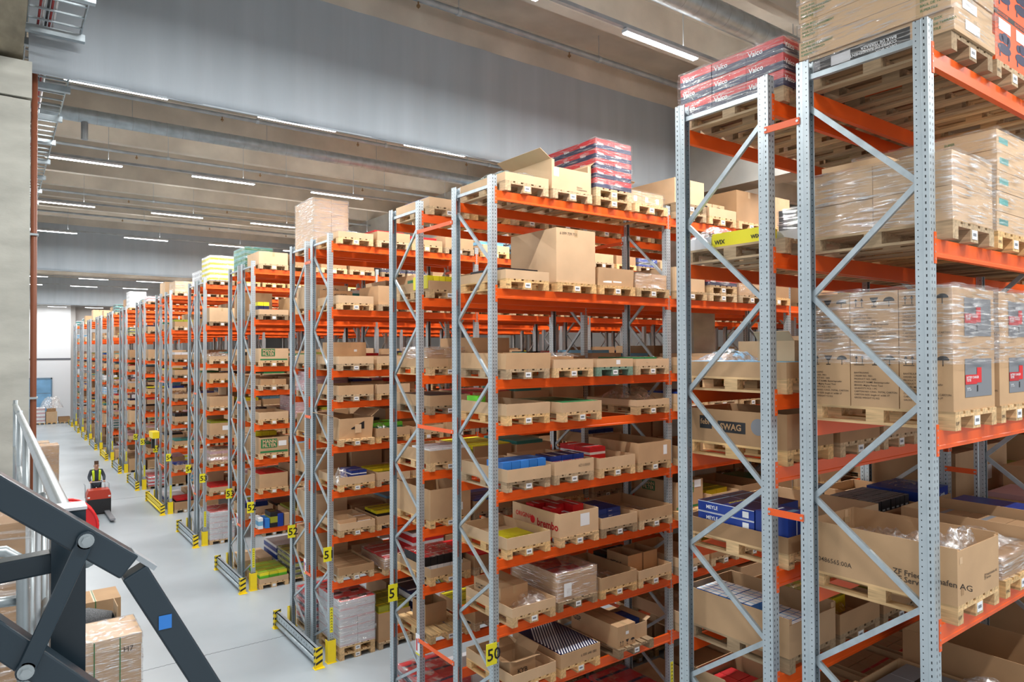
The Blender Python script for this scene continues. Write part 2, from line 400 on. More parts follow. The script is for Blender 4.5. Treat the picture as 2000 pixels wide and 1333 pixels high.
pipe(.92, 11.72, .05, 'thick galvanised sprinkler pipe in front of the nearest smoke curtain')
for y, w in ((6.75, 'beyond the nearest smoke curtain'), (10.9, 'above the third rack gap'), (16.6, 'above the fifth rack'), (20.3, 'in front of the middle smoke curtain')):
    pipe(y, 11.35, .035 if y > 7 else .042, 'thin sprinkler pipe under the ribs ' + w, ph=y % 1.7)
def duct(y, z, r, label):
    t = thing('spiral_duct', label, 'duct', (0, y, z)); MB().tube([(-5.2,0,0),(16,0,0)], r, 20, caps=False).build('duct', M['galv'], t, smooth=True)
    rg = cached(('ring', r), lambda: MB().tube([(-.006,0,0),(.006,0,0)], r*1.012, 20, caps=False).mesh('seam', M['galv_d']))
    for k in range(70): link('seam', rg, t, (-5+k*.3, 0, 0))
    rd = cached(('drod', r), lambda: MB().cyl((0,0,r),(0,0,SZ-z),.006,6).mesh('rod', M['galv_d']))
    for k in range(6): link('rod', rd, t, (-3.5+k*2.6, 0, 0))
    cap = MB().cyl((0,0,-r*.5),(0,0,-r-.28),.06,10)
    for x in (-4.3, 4.2): link('outlet', cached('outl', lambda: cap.mesh('outlet', M['galv_d'])), t, (x, 0, 0))
duct(-2.05, 11.2, .17, 'large round spiral duct at upper right')
duct(7.25, 11.0, .13, 'slim round spiral duct beyond the nearest smoke curtain')
# ------------------------------------------------------------------ racks
def upright_mesh(s):
    """cold-formed upright, open to the inside of the frame; s=+1: outer face towards -Y"""
    pr = [(0,0),(.10,0),(.10,.045),(.092,.052),(.092,.11),(.080,.11),(.080,.106),(.088,.106),(.088,.050),(.096,.043),(.096,.004),
          (.004,.004),(.004,.043),(.012,.050),(.012,.106),(.020,.106),(.020,.11),(.008,.11),(.008,.052),(0,.045)]
    pr = [(x, y*s) for x, y in pr]
    if s < 0: pr = pr[::-1]
    return MB().vprism(pr, 0, RH).mesh('upright', M['steel'])
UPM = {s: upright_mesh(s) for s in (1, -1)}
BEAM_L = P-.10
def beam_mesh(s):
    # stepped box beam, s=+1: outer face towards -Y
    b = MB(); pr = [(0,0),(0,-.108),(-.006,-.114),(-.006,-.14),(.044,-.14),(.044,0)]
    n = len(pr); b.v = [(0, y*s, z) for y, z in pr] + [(BEAM_L, y*s, z) for y, z in pr]
    b.f = [tuple(range(n)), tuple(range(2*n-1, n-1, -1))] + [(j, n+j, n+(j+1) % n, (j+1) % n) for j in range(n)]
    if s > 0: b.f = [q[::-1] for q in b.f]
    b.m = [0]*len(b.f); return b.mesh('beam', M['orange'])
BM = {s: beam_mesh(s) for s in (1, -1)}
CNM = {}
for s in (1, -1):
    b = MB().box(0, .035, -.006*s if s > 0 else 0, 0 if s > 0 else .006, -.19, .05).box(0, .004, 0 if s > 0 else -.05, .05 if s > 0 else 0, -.19, .05)
    for q in range(4): b.box(.006, .014, -.009*s if s > 0 else .006, -.006*s if s > 0 else .009, -.165+q*.055, -.150+q*.055, 1)
    CNM[s] = b.mesh('connector', [M['orange'], M['galv']])
NODE_A = [8.62, 6.98, 5.25, 3.85, 2.55, 1.25, .25]     # flue side
NODE_B = [7.80, 6.10, 4.55, 3.22, 1.92, .72]           # aisle side
def braces(front_is_A):
    pts = []
    for k in range(len(NODE_B)):
        pts.append(('A', NODE_A[k], 'B', NODE_B[k])); pts.append(('B', NODE_B[k], 'A', NODE_A[k+1]))
    yA, yB = (.095, FD-.095) if front_is_A else (FD-.095, .095)
    Y = {'A': yA, 'B': yB}
    return [((Y[a], za), (Y[c], zc)) for a, za, c, zc in pts]
def brace_mb(a, c, b=None):
    b = b or MB(); d = Vector((0, c[0]-a[0], c[1]-a[1])).normalized(); nrm = Vector((0, -d.z, d.y))
    A = Vector((0, a[0], a[1])); C = Vector((0, c[0], c[1]))
    b.bar(A+Vector((-.004,0,0)), C+Vector((-.004,0,0)), .004, .045, up=nrm)
    for s in (1, -1): b.bar(A+nrm*(.021*s)+Vector((.010,0,0)), C+nrm*(.021*s)+Vector((.010,0,0)), .030, .004, up=nrm)
    return b
HB = MB().box(-.012, .028, .09, FD-.09, 8.86, 8.905).mesh('top_brace', M['galv'])
FOOT = MB().box(-.02, .12, -.03, .14, 0, .008).mesh('base_plate', M['galv_d'])
SIGN = MB().box(-.09, .09, -.008, 0, -.15, .15).mesh('bay_sign', M['ylabel'])
STRIP = MB().box(.018, .084, -.003, 0, 0, .52).mesh('marking_strip', M['ylabel'])
b = MB()
for q in range(8): b.poly([(.03,-.004,.03+q*.06),(.051,-.004,.055+q*.06),(.072,-.004,.03+q*.06),(.072,-.004,.045+q*.06),(.051,-.004,.07+q*.06),(.03,-.004,.045+q*.06)])
STRIPA = b.mesh('arrow_marks', M['black'])
GUARD = MB().vprism([(-.045,-.05),(.13,-.05),(.13,.05),(.122,.05),(.122,-.042),(-.037,-.042),(-.037,.10),(-.045,.10)], 0, .47).box(-.06,.15,-.07,.11,0,.008).mesh('post_guard', M['yellow'])
BRM = {}
for fa in (True, False):
    BRM[fa] = [brace_mb(a, c).mesh('diagonal_brace', M['galv']) for a, c in braces(fa)]
    j = MB()
    for a, c in braces(fa): brace_mb(a, c, j)
    BRM[fa, 'joined'] = j.mesh('bracing', M['galv'])
for i, y0 in enumerate(RACK_Y):
    lab = 'nearest orange and grey double pallet rack, at the right' if i == 0 else 'orange and grey double pallet rack, %s from the camera%s' % (ORD[i], ' with signs %d and %d' % (49+i, 50+i) if i < 7 else '')
    t = thing('pallet_rack', lab, 'rack', (0, 0, 0), group='orange pallet racking')
    for row in (0, 1):
        y = row_y(i, row); fa = row == 1
        for bx in range(NB[i]+1):
            x = bx*P
            near = i <= 3 and bx <= 2 or i <= 6 and bx == 0
            for s, yy in ((1, 0), (-1, FD)):
                u = link('upright', UPM[s], t, (x, y+yy, 0))
                if bx == 0 or i < 3: link('base_plate', FOOT, u, (0, 0 if s > 0 else -.11, 0))
            if near:
                for me in BRM[fa]: link('diagonal_brace', me, t, (x+.05, y, 0))
            else: link('bracing', BRM[fa, 'joined'], t, (x+.05, y, 0))
            link('top_brace', HB, t, (x+.04, y, 0))
        for bx in range(NB[i]):
            for z in levels(i, row):
                for s, yy in ((1, 0), (-1, FD)):
                    bo = link('beam', BM[s], t, (bx*P+.10, y+yy, z-BT))
                    if i <= 4 and bx < 2 or i <= 8 and bx == 0:
                        link('connector', CNM[s], bo, (-.035, 0, 0))
                        if i <= 2: link('connector', CNM[s], bo, (BEAM_L, 0, 0))
        if row == 0:
            g = row_y(i, 1) - y - FD
            tie = MB().box(0, .012, -.03, g+.03, -.03, .03).cyl((-.006,-.015,0),(.0,-.015,0),.012,8,1).cyl((-.006,g+.015,0),(.0,g+.015,0),.012,8,1)
            me = cached(('tie', round(g,2)), lambda: tie.mesh('row_spacer', [M['orange'], M['galv']]))
            for z in ((8.50, 5.28, 1.75) if i in WIDE else (8.52, 5.06, 1.55)):
                for bx in range(min(3, NB[i]+1)): link('row_spacer', me, t, (bx*P-.014, y+FD, z))
        if 0 < i < 7:
            num = 49+i+row
            sg = link('bay_sign', SIGN, t, (-.035 if row == 0 else .0, y-.006 if row == 0 else y+FD-.115, 2.27)); sg['label'] = 'yellow sign with number %d' % num
            if i < 7: lettering(sg, str(num), '-Y', (-.082, -.008, -.085), .235, M['black'], .014, name='bay_number')
        if row == 0:
            for bx in range(2 if i < 3 else 1):
                st = link('marking_strip', STRIP, t, (bx*P, y, .62)); link('arrow_marks', STRIPA, st)
        g_ = link('post_guard', GUARD, t, (0, y if row == 0 else y+FD, 0))
        if row == 1: g_.scale.y = -1
        if i in (1, 2, 3, 4) and row == 1:
            sgn = MB().box(-.006, 0, 0, .13, 0, .34).build('load_sign', M['white'], t, (-.004, y-.02, 1.50))
            patch(sgn, '-X', (-.006, .115, .06), .045, .2, M['red']); patch(sgn, '-X', (-.006, .06, .20), .045, .06, M['lblue']); patch(sgn, '-X', (-.006, .13, 0), .13, .03, M['yel'])
    # end barrier
    ya, yb = y0-.10, row_y(i, 1)+FD+.10
    ylw = i in (5, 8)
    t = thing('end_barrier', '%s floor barrier rail at the aisle end of the %s rack' % ('yellow' if ylw else 'galvanised', ORD[i]), 'barrier', (-.28, 0, 0), group='rack end barriers')
    mm = M['yellow'] if ylw else M['galv']
    b = MB().box(-.02, .0, ya+.02, yb-.02, .20, .38).box(-.02, .06, ya+.02, yb-.02, .37, .38).box(-.02, .06, ya+.02, yb-.02, .20, .21)
    n = int((yb-ya)/.16)
    for q in range(n): b.box(-.0215, -.02, ya+.1+q*.16, ya+.125+q*.16, .27, .305, 1)
    b.build('rail', [mm, M['black']], t); MB().tube([(.01, ya+.02, .11), (.01, yb-.02, .11)], .055, 10).build('lower_tube', mm, t, smooth=True)
    for yy in (ya, yb):
        e = MB().box(-.07, .10, yy-.006, yy+.006, 0, .42).box(-.07, -.062, yy-.05, yy+.05, 0, .42).box(-.09, .13, yy-.08, yy+.08, 0, .008).build('end_plate', M['yellow'], t)
        ch = MB()
        for q in range(3):
            z = .05+q*.13; ch.poly([(-.0715, yy+.048, z), (-.0715, yy-.048, z+.055), (-.0715, yy-.048, z+.11), (-.0715, yy+.048, z+.055)])
            ch.poly([(-.068, yy-.0075, z), (.098, yy-.0075, z+.07), (.098, yy-.0075, z+.12), (-.068, yy-.0075, z+.05)])
        ch.build('chevrons', M['black'], e)
# ------------------------------------------------------------------ pallets
BW = [(-.3275,.145),(-.1675,.1),(0,.145),(.1675,.1),(.3275,.145)]
BX = [(-.35,.1),(0,.145),(.35,.1)]
BY = [(-.5275,.145),(0,.145),(.5275,.145)]
def bx0(w, d, h, m, name): return cached(('bx', round(w,3), round(d,3), round(h,3), m.name), lambda: MB().box(-w/2, w/2, -d/2, d/2, 0, h).mesh(name, m))
PAL = []      # (part name, mesh, location)
for x, w in BX: PAL.append(('bottom_board', bx0(w, 1.2, .022, M['wood'], 'bottom_board'), (x, 0, 0)))
for x, w in BX:
    for y, d in BY: PAL.append(('block', bx0(w, d, .078, M['wood'], 'block'), (x, y, .022)))
for y, d in BY: PAL.append(('cross_board', bx0(.8, d, .022, M['wood'], 'cross_board'), (0, y, .1)))
for x, w in BW: PAL.append(('top_board', bx0(w, 1.2, .022, M['wood'], 'top_board'), (x, 0, .122)))
def pallet_mb(b=None, ox=0, oy=0, oz=0, m=0, tagm=None, simple=False):
    b = b or MB()
    for x, w in BX: b.box(ox+x-w/2, ox+x+w/2, oy-.6, oy+.6, oz, oz+.022, m)
    for x, w in BX:
        for y, d in BY:
            if simple and y == 0: continue
            b.box(ox+x-w/2, ox+x+w/2, oy+y-d/2, oy+y+d/2, oz+.022, oz+.1, m)
    if simple: b.box(ox-.4, ox+.4, oy-.6, oy+.6, oz+.1, oz+.144, m)
    else:
        for y, d in BY: b.box(ox-.4, ox+.4, oy+y-d/2, oy+y+d/2, oz+.1, oz+.122, m)
        for x, w in BW: b.box(ox+x-w/2, ox+x+w/2, oy-.6, oy+.6, oz+.122, oz+.144, m)
    if tagm is not None: b.box(ox-.045, ox+.045, oy-.604, oy-.60, oz+.025, oz+.095, tagm)
    return b
PAL1 = pallet_mb(tagm=1).mesh('pallet', [M['wood'], M['white']])
TAGM = MB().box(-.05, .05, -.003, 0, 0, .072).box(-.035, .03, -.0035, -.003, .025, .05, 1).mesh('location_tag', [M['white'], M['grey']])
TONE = [(1,1,1), (1.15,1.06,.92), (.78,.78,.80), (.56,.54,.53), (.88,.82,.72), (1.2,1.05,.78), (.95,.95,.98)]
NF = [0, 0]
def pallet(loc, label, full=True, tone=None, front=-1, tagged=True, stamp=None, group='wooden pallets on the racks', rz=0):
    tn = tone or random.choice(TONE); tn = (*tn, 1)
    if full:
        t = thing('pallet', label, 'pallet', loc, rz, group)
        for n, me, l in PAL: link(n, me, t, l).color = tn
        if tagged: link('location_tag', TAGM, t, (0, -.601, .024))
        if stamp: lettering(t, stamp, '-Y', (-.395, -.6005, .045), .035, M['ink'], .01, name='stamp')
        NF[0] += 1
    else:
        t = link('pallet', PAL1, None, loc, rz); tag(t, label, 'pallet', group); t.color = tn; NF[1] += 1
    return t

# ------------------------------------------------------------------ load pieces
def tray_mesh(w, d, h, m, t=.009, front=None, dent=0):
    """open cardboard tray; front: lower front wall height"""
    def mk():
        b = MB(); hf = front or h
        b.box(-w/2, w/2, -d/2, d/2, 0, .006)
        b.box(-w/2, -w/2+t, -d/2, d/2, .006, h); b.box(w/2-t, w/2, -d/2, d/2, .006, h)
        b.box(-w/2+t, w/2-t, -d/2, -d/2+t, .006, hf); b.box(-w/2+t, w/2-t, d/2-t, d/2, .006, h)
        for sx in (-1, 1):
            for sy in (-1, 1): b.box(sx*(w/2-t-.05), sx*(w/2-t), sy*(d/2-t-.004), sy*(d/2-t), .006, h*.98) if sx > 0 else b.box(-(w/2-t), -(w/2-t-.05), sy*(d/2-t-.004), sy*(d/2-t), .006, h*.98)
        if dent:
            for k, v in enumerate(b.v):
                if v[2] > h*.8: b.v[k] = (v[0]+dent*mnoise.noise(Vector((v[1]*3, v[0]*5, 1))), v[1]+dent*mnoise.noise(Vector((v[0]*4, v[1], 5))), v[2]-abs(dent)*.6*abs(mnoise.noise(Vector((v[0]*6, v[1]*3, 9)))))
        return b.mesh('cardboard_tray', m)
    return cached(('tray', w, d, h, m.name, front, dent), mk)
def sbox_mesh(w, d, h, mats, z0=.3, z1=.7):
    """carton body; mats = (body, band, top): printed band between two heights"""
    def mk():
        b = MB(); zs = [0, h*z0, h*z1, h]; q = [(-w/2,-d/2),(w/2,-d/2),(w/2,d/2),(-w/2,d/2)]
        for k in range(3):
            mi = 1 if k == 1 else 0
            for j in range(4):
                a, c = q[j], q[(j+1) % 4]; b.poly([(*a, zs[k]), (*c, zs[k]), (*c, zs[k+1]), (*a, zs[k+1])], mi)
        sw = .09*min(w, d)
        if d >= w: e = [(-w/2,-sw),(w/2,-sw),(w/2,sw),(-w/2,sw)]; g = [[(-w/2,-d/2),(w/2,-d/2),(w/2,-sw),(-w/2,-sw)],[(-w/2,sw),(w/2,sw),(w/2,d/2),(-w/2,d/2)]]
        else: e = [(-sw,-d/2),(sw,-d/2),(sw,d/2),(-sw,d/2)]; g = [[(-w/2,-d/2),(-sw,-d/2),(-sw,d/2),(-w/2,d/2)],[(sw,-d/2),(w/2,-d/2),(w/2,d/2),(sw,d/2)]]
        b.poly([(*p, h) for p in e], 1)
        for r_ in g: b.poly([(*p, h) for p in r_], 2)
        b.poly([(*p, 0) for p in q[::-1]], 0)
        return b.mesh('carton', list(mats))
    return cached(('sbox', w, d, h, tuple(x.name for x in mats), z0, z1), mk)
def carton_mesh(w, d, h, m):
    def mk():
        b = MB().box(-w/2, w/2, -d/2, d/2, 0, h); return b.mesh('carton', m)
    return cached(('cart', round(w,3), round(d,3), round(h,3), m.name), mk)
def tape_on(o, w, d, h, m=None):
    me = cached(('tape', round(w,3), round(d,3), round(h,3)), lambda: (lambda b: (b.box(-.03, .03, -d/2-.001, d/2+.001, h-.001, h+.0012), b.box(-.03, .03, -d/2-.0012, -d/2, h-.12, h), b.box(-.03, .03, d/2, d/2+.0012, h-.12, h), b.mesh('tape', M['tape']))[3])(MB()))
    link('tape', me, o)
def film_shell(w, d, h, m, seed=0, amp=.012):
    def mk():
        b = MB(); nx, ny, nz = max(2, int(w/.1)), max(2, int(d/.1)), max(2, int(h/.08)); idx = {}
        def P_(p):
            k = tuple(round(c, 4) for c in p)
            if k not in idx:
                v = Vector(p); n = Vector((v.x/w*2, v.y/d*2, 0)); 
                q = v + Vector((n.x, n.y, 0))*amp*mnoise.noise(v*6+Vector((seed,0,0))) + Vector((0,0,amp*mnoise.noise(v*7+Vector((0,seed,0))) if v.z > h*.9 else 0))
                idx[k] = len(b.v); b.v.append(tuple(q))
            return idx[k]
        X = [-w/2+w*i/nx for i in range(nx+1)]; Y = [-d/2+d*i/ny for i in range(ny+1)]; Z = [h*i/nz for i in range(nz+1)]
        def grid(A, B, f):
            for i in range(len(A)-1):
                for j in range(len(B)-1): b.f.append((P_(f(A[i],B[j])), P_(f(A[i+1],B[j])), P_(f(A[i+1],B[j+1])), P_(f(A[i],B[j+1])))); b.m.append(0)
        grid(X, Z, lambda a, c: (a, -d/2, c)); grid(X[::-1], Z, lambda a, c: (a, d/2, c)); grid(Y[::-1], Z, lambda a, c: (-w/2, a, c)); grid(Y, Z, lambda a, c: (w/2, a, c)); grid(X, Y, lambda a, c: (a, c, h))
        return b.mesh('stretch_film', m, True)
    return cached(('film', round(w,2), round(d,2), round(h,2), m.name, seed), mk)
def crumple_mesh(w, d, h, m, seed):
    def mk():
        b = MB(); n = 26; k = 22
        for i in range(n+1):
            for j in range(k+1):
                u, v = i/n*2-1, j/k*2-1; p = Vector((u*1.6+seed, v*1.6, seed*.7))
                e = max(0, 1-abs(u)**3)*max(0, 1-abs(v)**3)
                rg = 1-abs(mnoise.noise(p*2.3)*2); rg2 = 1-abs(mnoise.noise(p*5+Vector((3,1,4)))*2)
                z = h*e*(.58+.30*mnoise.noise(p)+.13*rg+.05*rg2)
                b.v.append((u*w/2*(1+.08*mnoise.noise(p*3)), v*d/2*(1+.08*mnoise.noise(p*3+Vector((7,0,0)))), max(.004, z)))
        for i in range(n):
            for j in range(k):
                a = i*(k+1)+j; b.f.append((a, a+k+1, a+k+2, a+1)); b.m.append(0)
        return b.mesh('plastic_bag', m, True)
    return cached(('crump', round(w,2), round(d,2), round(h,2), m.name, seed), mk)

KEEP = set('''0.0.2.1.0.3 1.0.4.2.0.2 0.0.3.2.0.3 0.1.4.3.0.0 0.1.2.0.0.11 0.1.3.1.0.1 1.0.3.1.0.10 0.0.3.3.0.4 0.0.2.3.0.5 0.0.2.1.0.2 0.1.2.2.0.1 0.1.4.3.0.3 0.0.3.3.0.5 0.0.3.2.0.5 0.1.2.2.0.0 0.1.2.2.0.2 1.0.4.2.0.3 2.0.0.1.0.0 1.0.3.0.0.3 1.0.3.2.0.5 1.1.2.0.0.1 1.1.2.0.0.2 2.0.2.1.0.0 1.1.2.0.0.3 1.0.3.5.0.1 2.0.2.0.0.0 1.0.4.1.0.0 1.0.4.0.0.0 1.0.3.1.0.9 1.1.2.0.0.6 1.0.2.3.0.0 2.0.1.0.0.0 0.0.3.3.0.3 2.0.1.0.0.1 3.0.0.0.0.0 1.0.3.1.0.13 2.0.1.0.0.3 0.1.2.2.0.4 0.1.2.0.0.10 0.1.4.3.0.4 0.1.4.3.0.2 1.0.4.0.0.1 1.0.4.1.0.1 1.1.4.2.0.0 1.1.2.0.0.0 1.0.3.1.0.11 0.1.2.2.0.3 0.1.2.2.0.5 3.1.1.1.0.0 1.0.4.1.0.2 1.0.4.0.0.3 1.0.3.5.0.0 0.1.4.3.0.5 3.0.0.0.0.1 1.0.2.1.0.18 2.1.2.2.0.0 1.0.4.0.0.2 2.0.3.0.0.4 1.0.4.0.0.4 0.1.3.1.0.3 3.1.1.0.0.1 1.0.2.1.0.19 3.0.0.0.0.2 0.1.2.3.0.4 1.1.7.0.0.0 0.1.2.3.0.0 1.1.4.2.0.1 1.1.2.0.0.4 1.1.4.2.0.2 0.1.3.0.0.0 0.1.4.2.0.2 0.0.3.2.0.1 0.1.4.2.0.3 0.1.2.3.0.3 2.0.0.1.0.2 1.1.5.0.0.0 1.0.3.2.0.7 0.1.2.0.0.8 1.0.6.1.0.0 1.0.1.2.0.1 0.1.4.2.0.6 2.0.2.1.0.2 1.1.4.1.0.0 1.0.3.7.0.3 2.0.1.1.0.0 1.0.2.1.0.17 0.1.2.1.0.2 1.0.3.2.0.4 0.1.4.2.0.1 2.0.1.1.0.3 2.0.3.0.0.5 2.0.1.1.0.6 1.1.4.4.0.2 1.1.4.4.0.1 0.1.3.0.0.1 2.0.4.1.0.0 0.1.4.2.0.5 0.1.4.2.0.4 3.0.7.0.0.0 4.0.3.0.0.0 2.0.3.1.0.0 1.0.2.1.0.22 1.1.4.4.0.0 1.0.2.1.0.23 1.1.1.1.0.6 1.1.5.0.0.1 1.1.2.1.0.0 3.0.4.2.0.0 1.0.3.2.0.1 2.0.1.0.0.2 2.0.0.1.0.4 0.1.4.2.0.0 0.1.2.3.0.5 5.0.0.0.0.0 0.1.3.0.1.4 2.0.3.0.0.6 0.1.3.0.1.8 0.0.3.3.0.0 2.0.4.1.0.1 1.0.3.0.0.2 0.1.3.0.0.4 2.0.1.1.0.7 1.1.5.1.0.0 3.1.1.1.0.1 2.0.0.1.0.7 0.1.3.0.1.7 0.1.3.0.0.15 1.1.3.1.0.0 1.0.4.2.0.0 0.1.3.0.1.11 0.1.3.0.0.18 0.0.3.3.0.1 3.0.7.0.0.1 1.1.3.1.0.4 1.0.2.1.0.21 0.1.4.3.0.1 0.1.3.0.0.7 0.1.3.0.0.12 0.1.3.0.0.11 0.1.2.1.0.5 2.0.3.1.0.1 1.1.6.4.0.0 1.1.2.0.0.10 1.0.3.1.0.14 1.0.1.2.0.3 0.1.3.0.0.3 3.0.1.1.0.0 1.1.4.0.0.0 1.0.6.3.0.1 0.1.3.0.0.8 5.0.1.0.0.0 1.1.2.0.0.9 1.1.2.0.0.11 1.0.6.3.0.2 1.0.4.1.0.3 0.1.3.0.0.19 0.1.3.0.0.14 3.0.3.0.0.2 3.0.3.0.0.1 1.0.3.1.0.12 2.1.5.1.0.2 2.1.5.1.0.0 2.0.0.1.0.8 1.0.6.3.0.0 3.0.3.0.0.0 2.1.5.2.0.0 1.1.4.1.0.4 2.0.0.1.0.1 0.1.4.6.0.2 0.1.3.0.0.10 3.0.0.0.0.5 3.0.0.0.0.4 3.0.0.0.0.3 1.1.7.0.0.7 1.1.4.1.0.8 1.0.5.1.0.0 1.0.3.2.0.0 3.0.0.0.0.7 1.1.3.1.0.5 1.1.1.1.0.3 1.0.3.0.0.1 0.1.3.0.0.5 5.0.3.0.0.0 2.0.1.1.0.4 1.1.4.1.0.1 1.1.2.1.0.6 3.0.0.0.0.8 2.0.4.1.0.2 2.0.3.1.0.3 2.0.2.1.0.3 1.1.7.0.0.1 1.1.4.0.0.1 1.1.1.1.0.7 1.0.7.0.0.3 0.1.2.3.0.1 2.0.8.4.0.0 1.1.4.1.0.2 1.1.4.0.0.2 0.1.3.0.1.5 2.0.2.1.0.1 1.0.5.4.0.3 1.0.5.1.0.4 1.0.5.1.0.3 1.0.5.1.0.1 1.0.3.7.0.0 1.0.2.3.0.1 1.0.2.1.0.15 0.1.3.0.0.9 2.1.5.1.0.1 1.1.7.0.0.3 1.1.7.0.0.2 1.1.6.4.0.1 1.1.5.2.0.1 1.1.3.1.0.1 1.0.7.0.0.0 0.1.3.0.0.17 3.1.4.0.0.1 3.0.0.0.0.6 1.1.4.0.0.3 1.0.2.1.0.14 6.0.4.1.0.1 4.0.3.0.0.1 1.1.4.2.0.5 1.1.4.2.0.4 1.0.5.1.0.7 1.0.5.1.0.2 1.0.3.7.0.4 1.1.6.4.0.2 0.1.3.0.0.16 6.0.4.0.0.0 5.0.7.0.0.0 5.0.0.0.0.2 4.1.5.0.0.1 3.1.2.0.0.0 2.0.3.1.0.4 1.1.6.9.0.0 1.1.4.1.0.5 1.1.2.0.0.5 1.0.5.1.0.5 1.0.4.1.0.5 1.0.4.1.0.4 0.1.4.2.0.14 0.0.3.4.0.0 5.0.3.0.0.1 5.0.2.0.0.0 4.0.4.2.0.0 2.1.6.7.0.0 2.0.8.1.0.0 2.0.3.0.0.2 1.1.6.5.0.1'''.split()); DBG = False
FILL_ST = MB(); FILL_M = []
def mk(desc, where):
    a = desc+', '+where
    if len(a.split()) > 16: a = a.replace(' rack near row,', ' rack,').replace(' rack far row,', ' rack,')
    if len(a.split()) > 16: a = a.replace(' from aisle', '')
    return a
class Slot:
    """one pallet position: origin on the pallet deck"""
    def __init__(s, i, row, lev, n, full=True, dx=0, dy=0, rz=0, tone=None, double=False, stamp=None, nopallet=False):
        s.i, s.row, s.lev, s.n = i, row, lev, n
        bay, sl = divmod(n, 4)
        x = bay*P + .10 + .485 + sl*.885 + dx; y = row_y(i, row)+FD/2+dy + (-.02 if row == 0 else .02)
        z = 0 if lev == 0 else levels(i, row)[lev-1]-BT
        s.where = '%s rack %s row, %s, %s from aisle' % (ORD[i], 'near' if row == 0 else 'far', 'floor level' if lev == 0 else ORD[lev-1]+' shelf', ORD[n])
        s.grp = '%s rack %s row, %s' % (ORD[i], 'near' if row == 0 else 'far', 'floor' if lev == 0 else ORD[lev-1]+' shelf')
        s.x, s.y, s.z = x, y, z+.144
        s.full = full; s.rz = rz; s.nf = 0
        if double:
            pallet((x, y, z), 'lower of two stacked wooden pallets, '+s.where, full, tone, rz=rz); z += .144; s.z += .144
            pallet((x, y, z), 'upper of two stacked wooden pallets, '+s.where, full, tone, rz=rz)
        elif not nopallet:
            q = pallet((x, y, z), 'wooden pallet, '+s.where, full, tone, stamp=stamp, rz=rz)
            if DBG: q['vid'] = 'P%d.%d.%d.%d' % (i, row, lev, n)
    def put(s, name, me, label, cat, dx=0, dy=0, dz=0, rz=0, group=None):
        o = link(name, me, None, (s.x+dx, s.y+dy, s.z+dz), rz+s.rz); return tag(o, label, cat, group or s.grp)
    def tray(s, h=.16, m='card', w=.8, d=1.2, desc='low cardboard tray', fill=None, front=None, dent=0, dx=0, dy=0):
        o = s.put('cardboard_tray', tray_mesh(w, d, h, M[m], front=front, dent=dent), mk(desc, s.where), 'tray', dx, dy)
        s.last = o; s.tw, s.td, s.th = w, d, h
        if fill: s.fill(**fill)
        return o
    def fill(s, w=.18, d=.26, h=.14, nx=4, ny=4, nz=1, mats=('blue','lblue','blue'), desc='small blue carton', n=99, z=.008, ox=0, oy=0, keep=None, txt=None, jit=.006, seed=1, lie=False, z0=.3, z1=.7, tm='white'):
        rng = random.Random(seed*97+s.n*13+s.lev*7+s.i); me = sbox_mesh(w, d, h, tuple(M[q] for q in mats), z0, z1); c = 0
        for k in range(nz):
            for jy in range(ny):
                for jx in range(nx):
                    if keep and not keep(jx, jy, k): continue
                    if c >= n: continue
                    px, py, pz = ox+(jx-(nx-1)/2)*(w+.009)+rng.uniform(-jit, jit)*.5, oy+(jy-(ny-1)/2)*(d+.009)+rng.uniform(-jit, jit)*.5, z+k*(h+.001)
                    key = '%d.%d.%d.%d.%d.%d' % (s.i, s.row, s.lev, s.n, s.nf, c); c += 1
                    if KEEP is not None and key not in KEEP:
                        ms = [M[q] for q in mats]
                        for mm in ms:
                            if mm not in FILL_M: FILL_M.append(mm)
                        X, Y, Z = s.x+px, s.y+py, s.z+pz; i0, i1, i2 = (FILL_M.index(mm) for mm in ms)
                        for za, zb, mi in ((0, z0, i0), (z0, z1, i1), (z1, 1, i0)):
                            if zb > za: FILL_ST.box(X-w/2, X+w/2, Y-d/2, Y+d/2, Z+za*h, Z+zb*h, mi)
                        FILL_ST.box(X-w/2, X+w/2, Y-d/2, Y+d/2, Z+h, Z+h+.0006, i2); continue
                    o = s.put('carton', me, mk('%s%s, %s in %s row' % (('lower ','upper ')[k > 0] if nz > 1 else '', desc, ORD[jx], 'front' if jy == 0 else ORD[jy]) if nx*ny*nz > 1 else desc, s.where), 'carton', px, py, pz, 0, '%ss, %s' % (desc, s.where))
                    if DBG: o['vid'] = key
                    if txt and jy == 0: lettering(o, txt, '-Y', (-w*.4, -d/2, h*.42), min(h*.3, w*.3), M[tm], .02)
        s.nf += 1
    def carton(s, w, d, h, m='card', desc='closed cardboard carton', dx=0, dy=0, dz=0, tape=True, rz=0, label_patch=0):
        o = s.put('carton', carton_mesh(w, d, h, M[m]), mk(desc, s.where), 'carton', dx, dy, dz, rz)
        if tape: tape_on(o, w, d, h)
        for q in range(label_patch): patch(o, '-Y', (-w*.35+q*.2, -d/2, h*.25), .13, min(.19, h*.5), M['white'], 'paper_label')
        s.last = o; return o
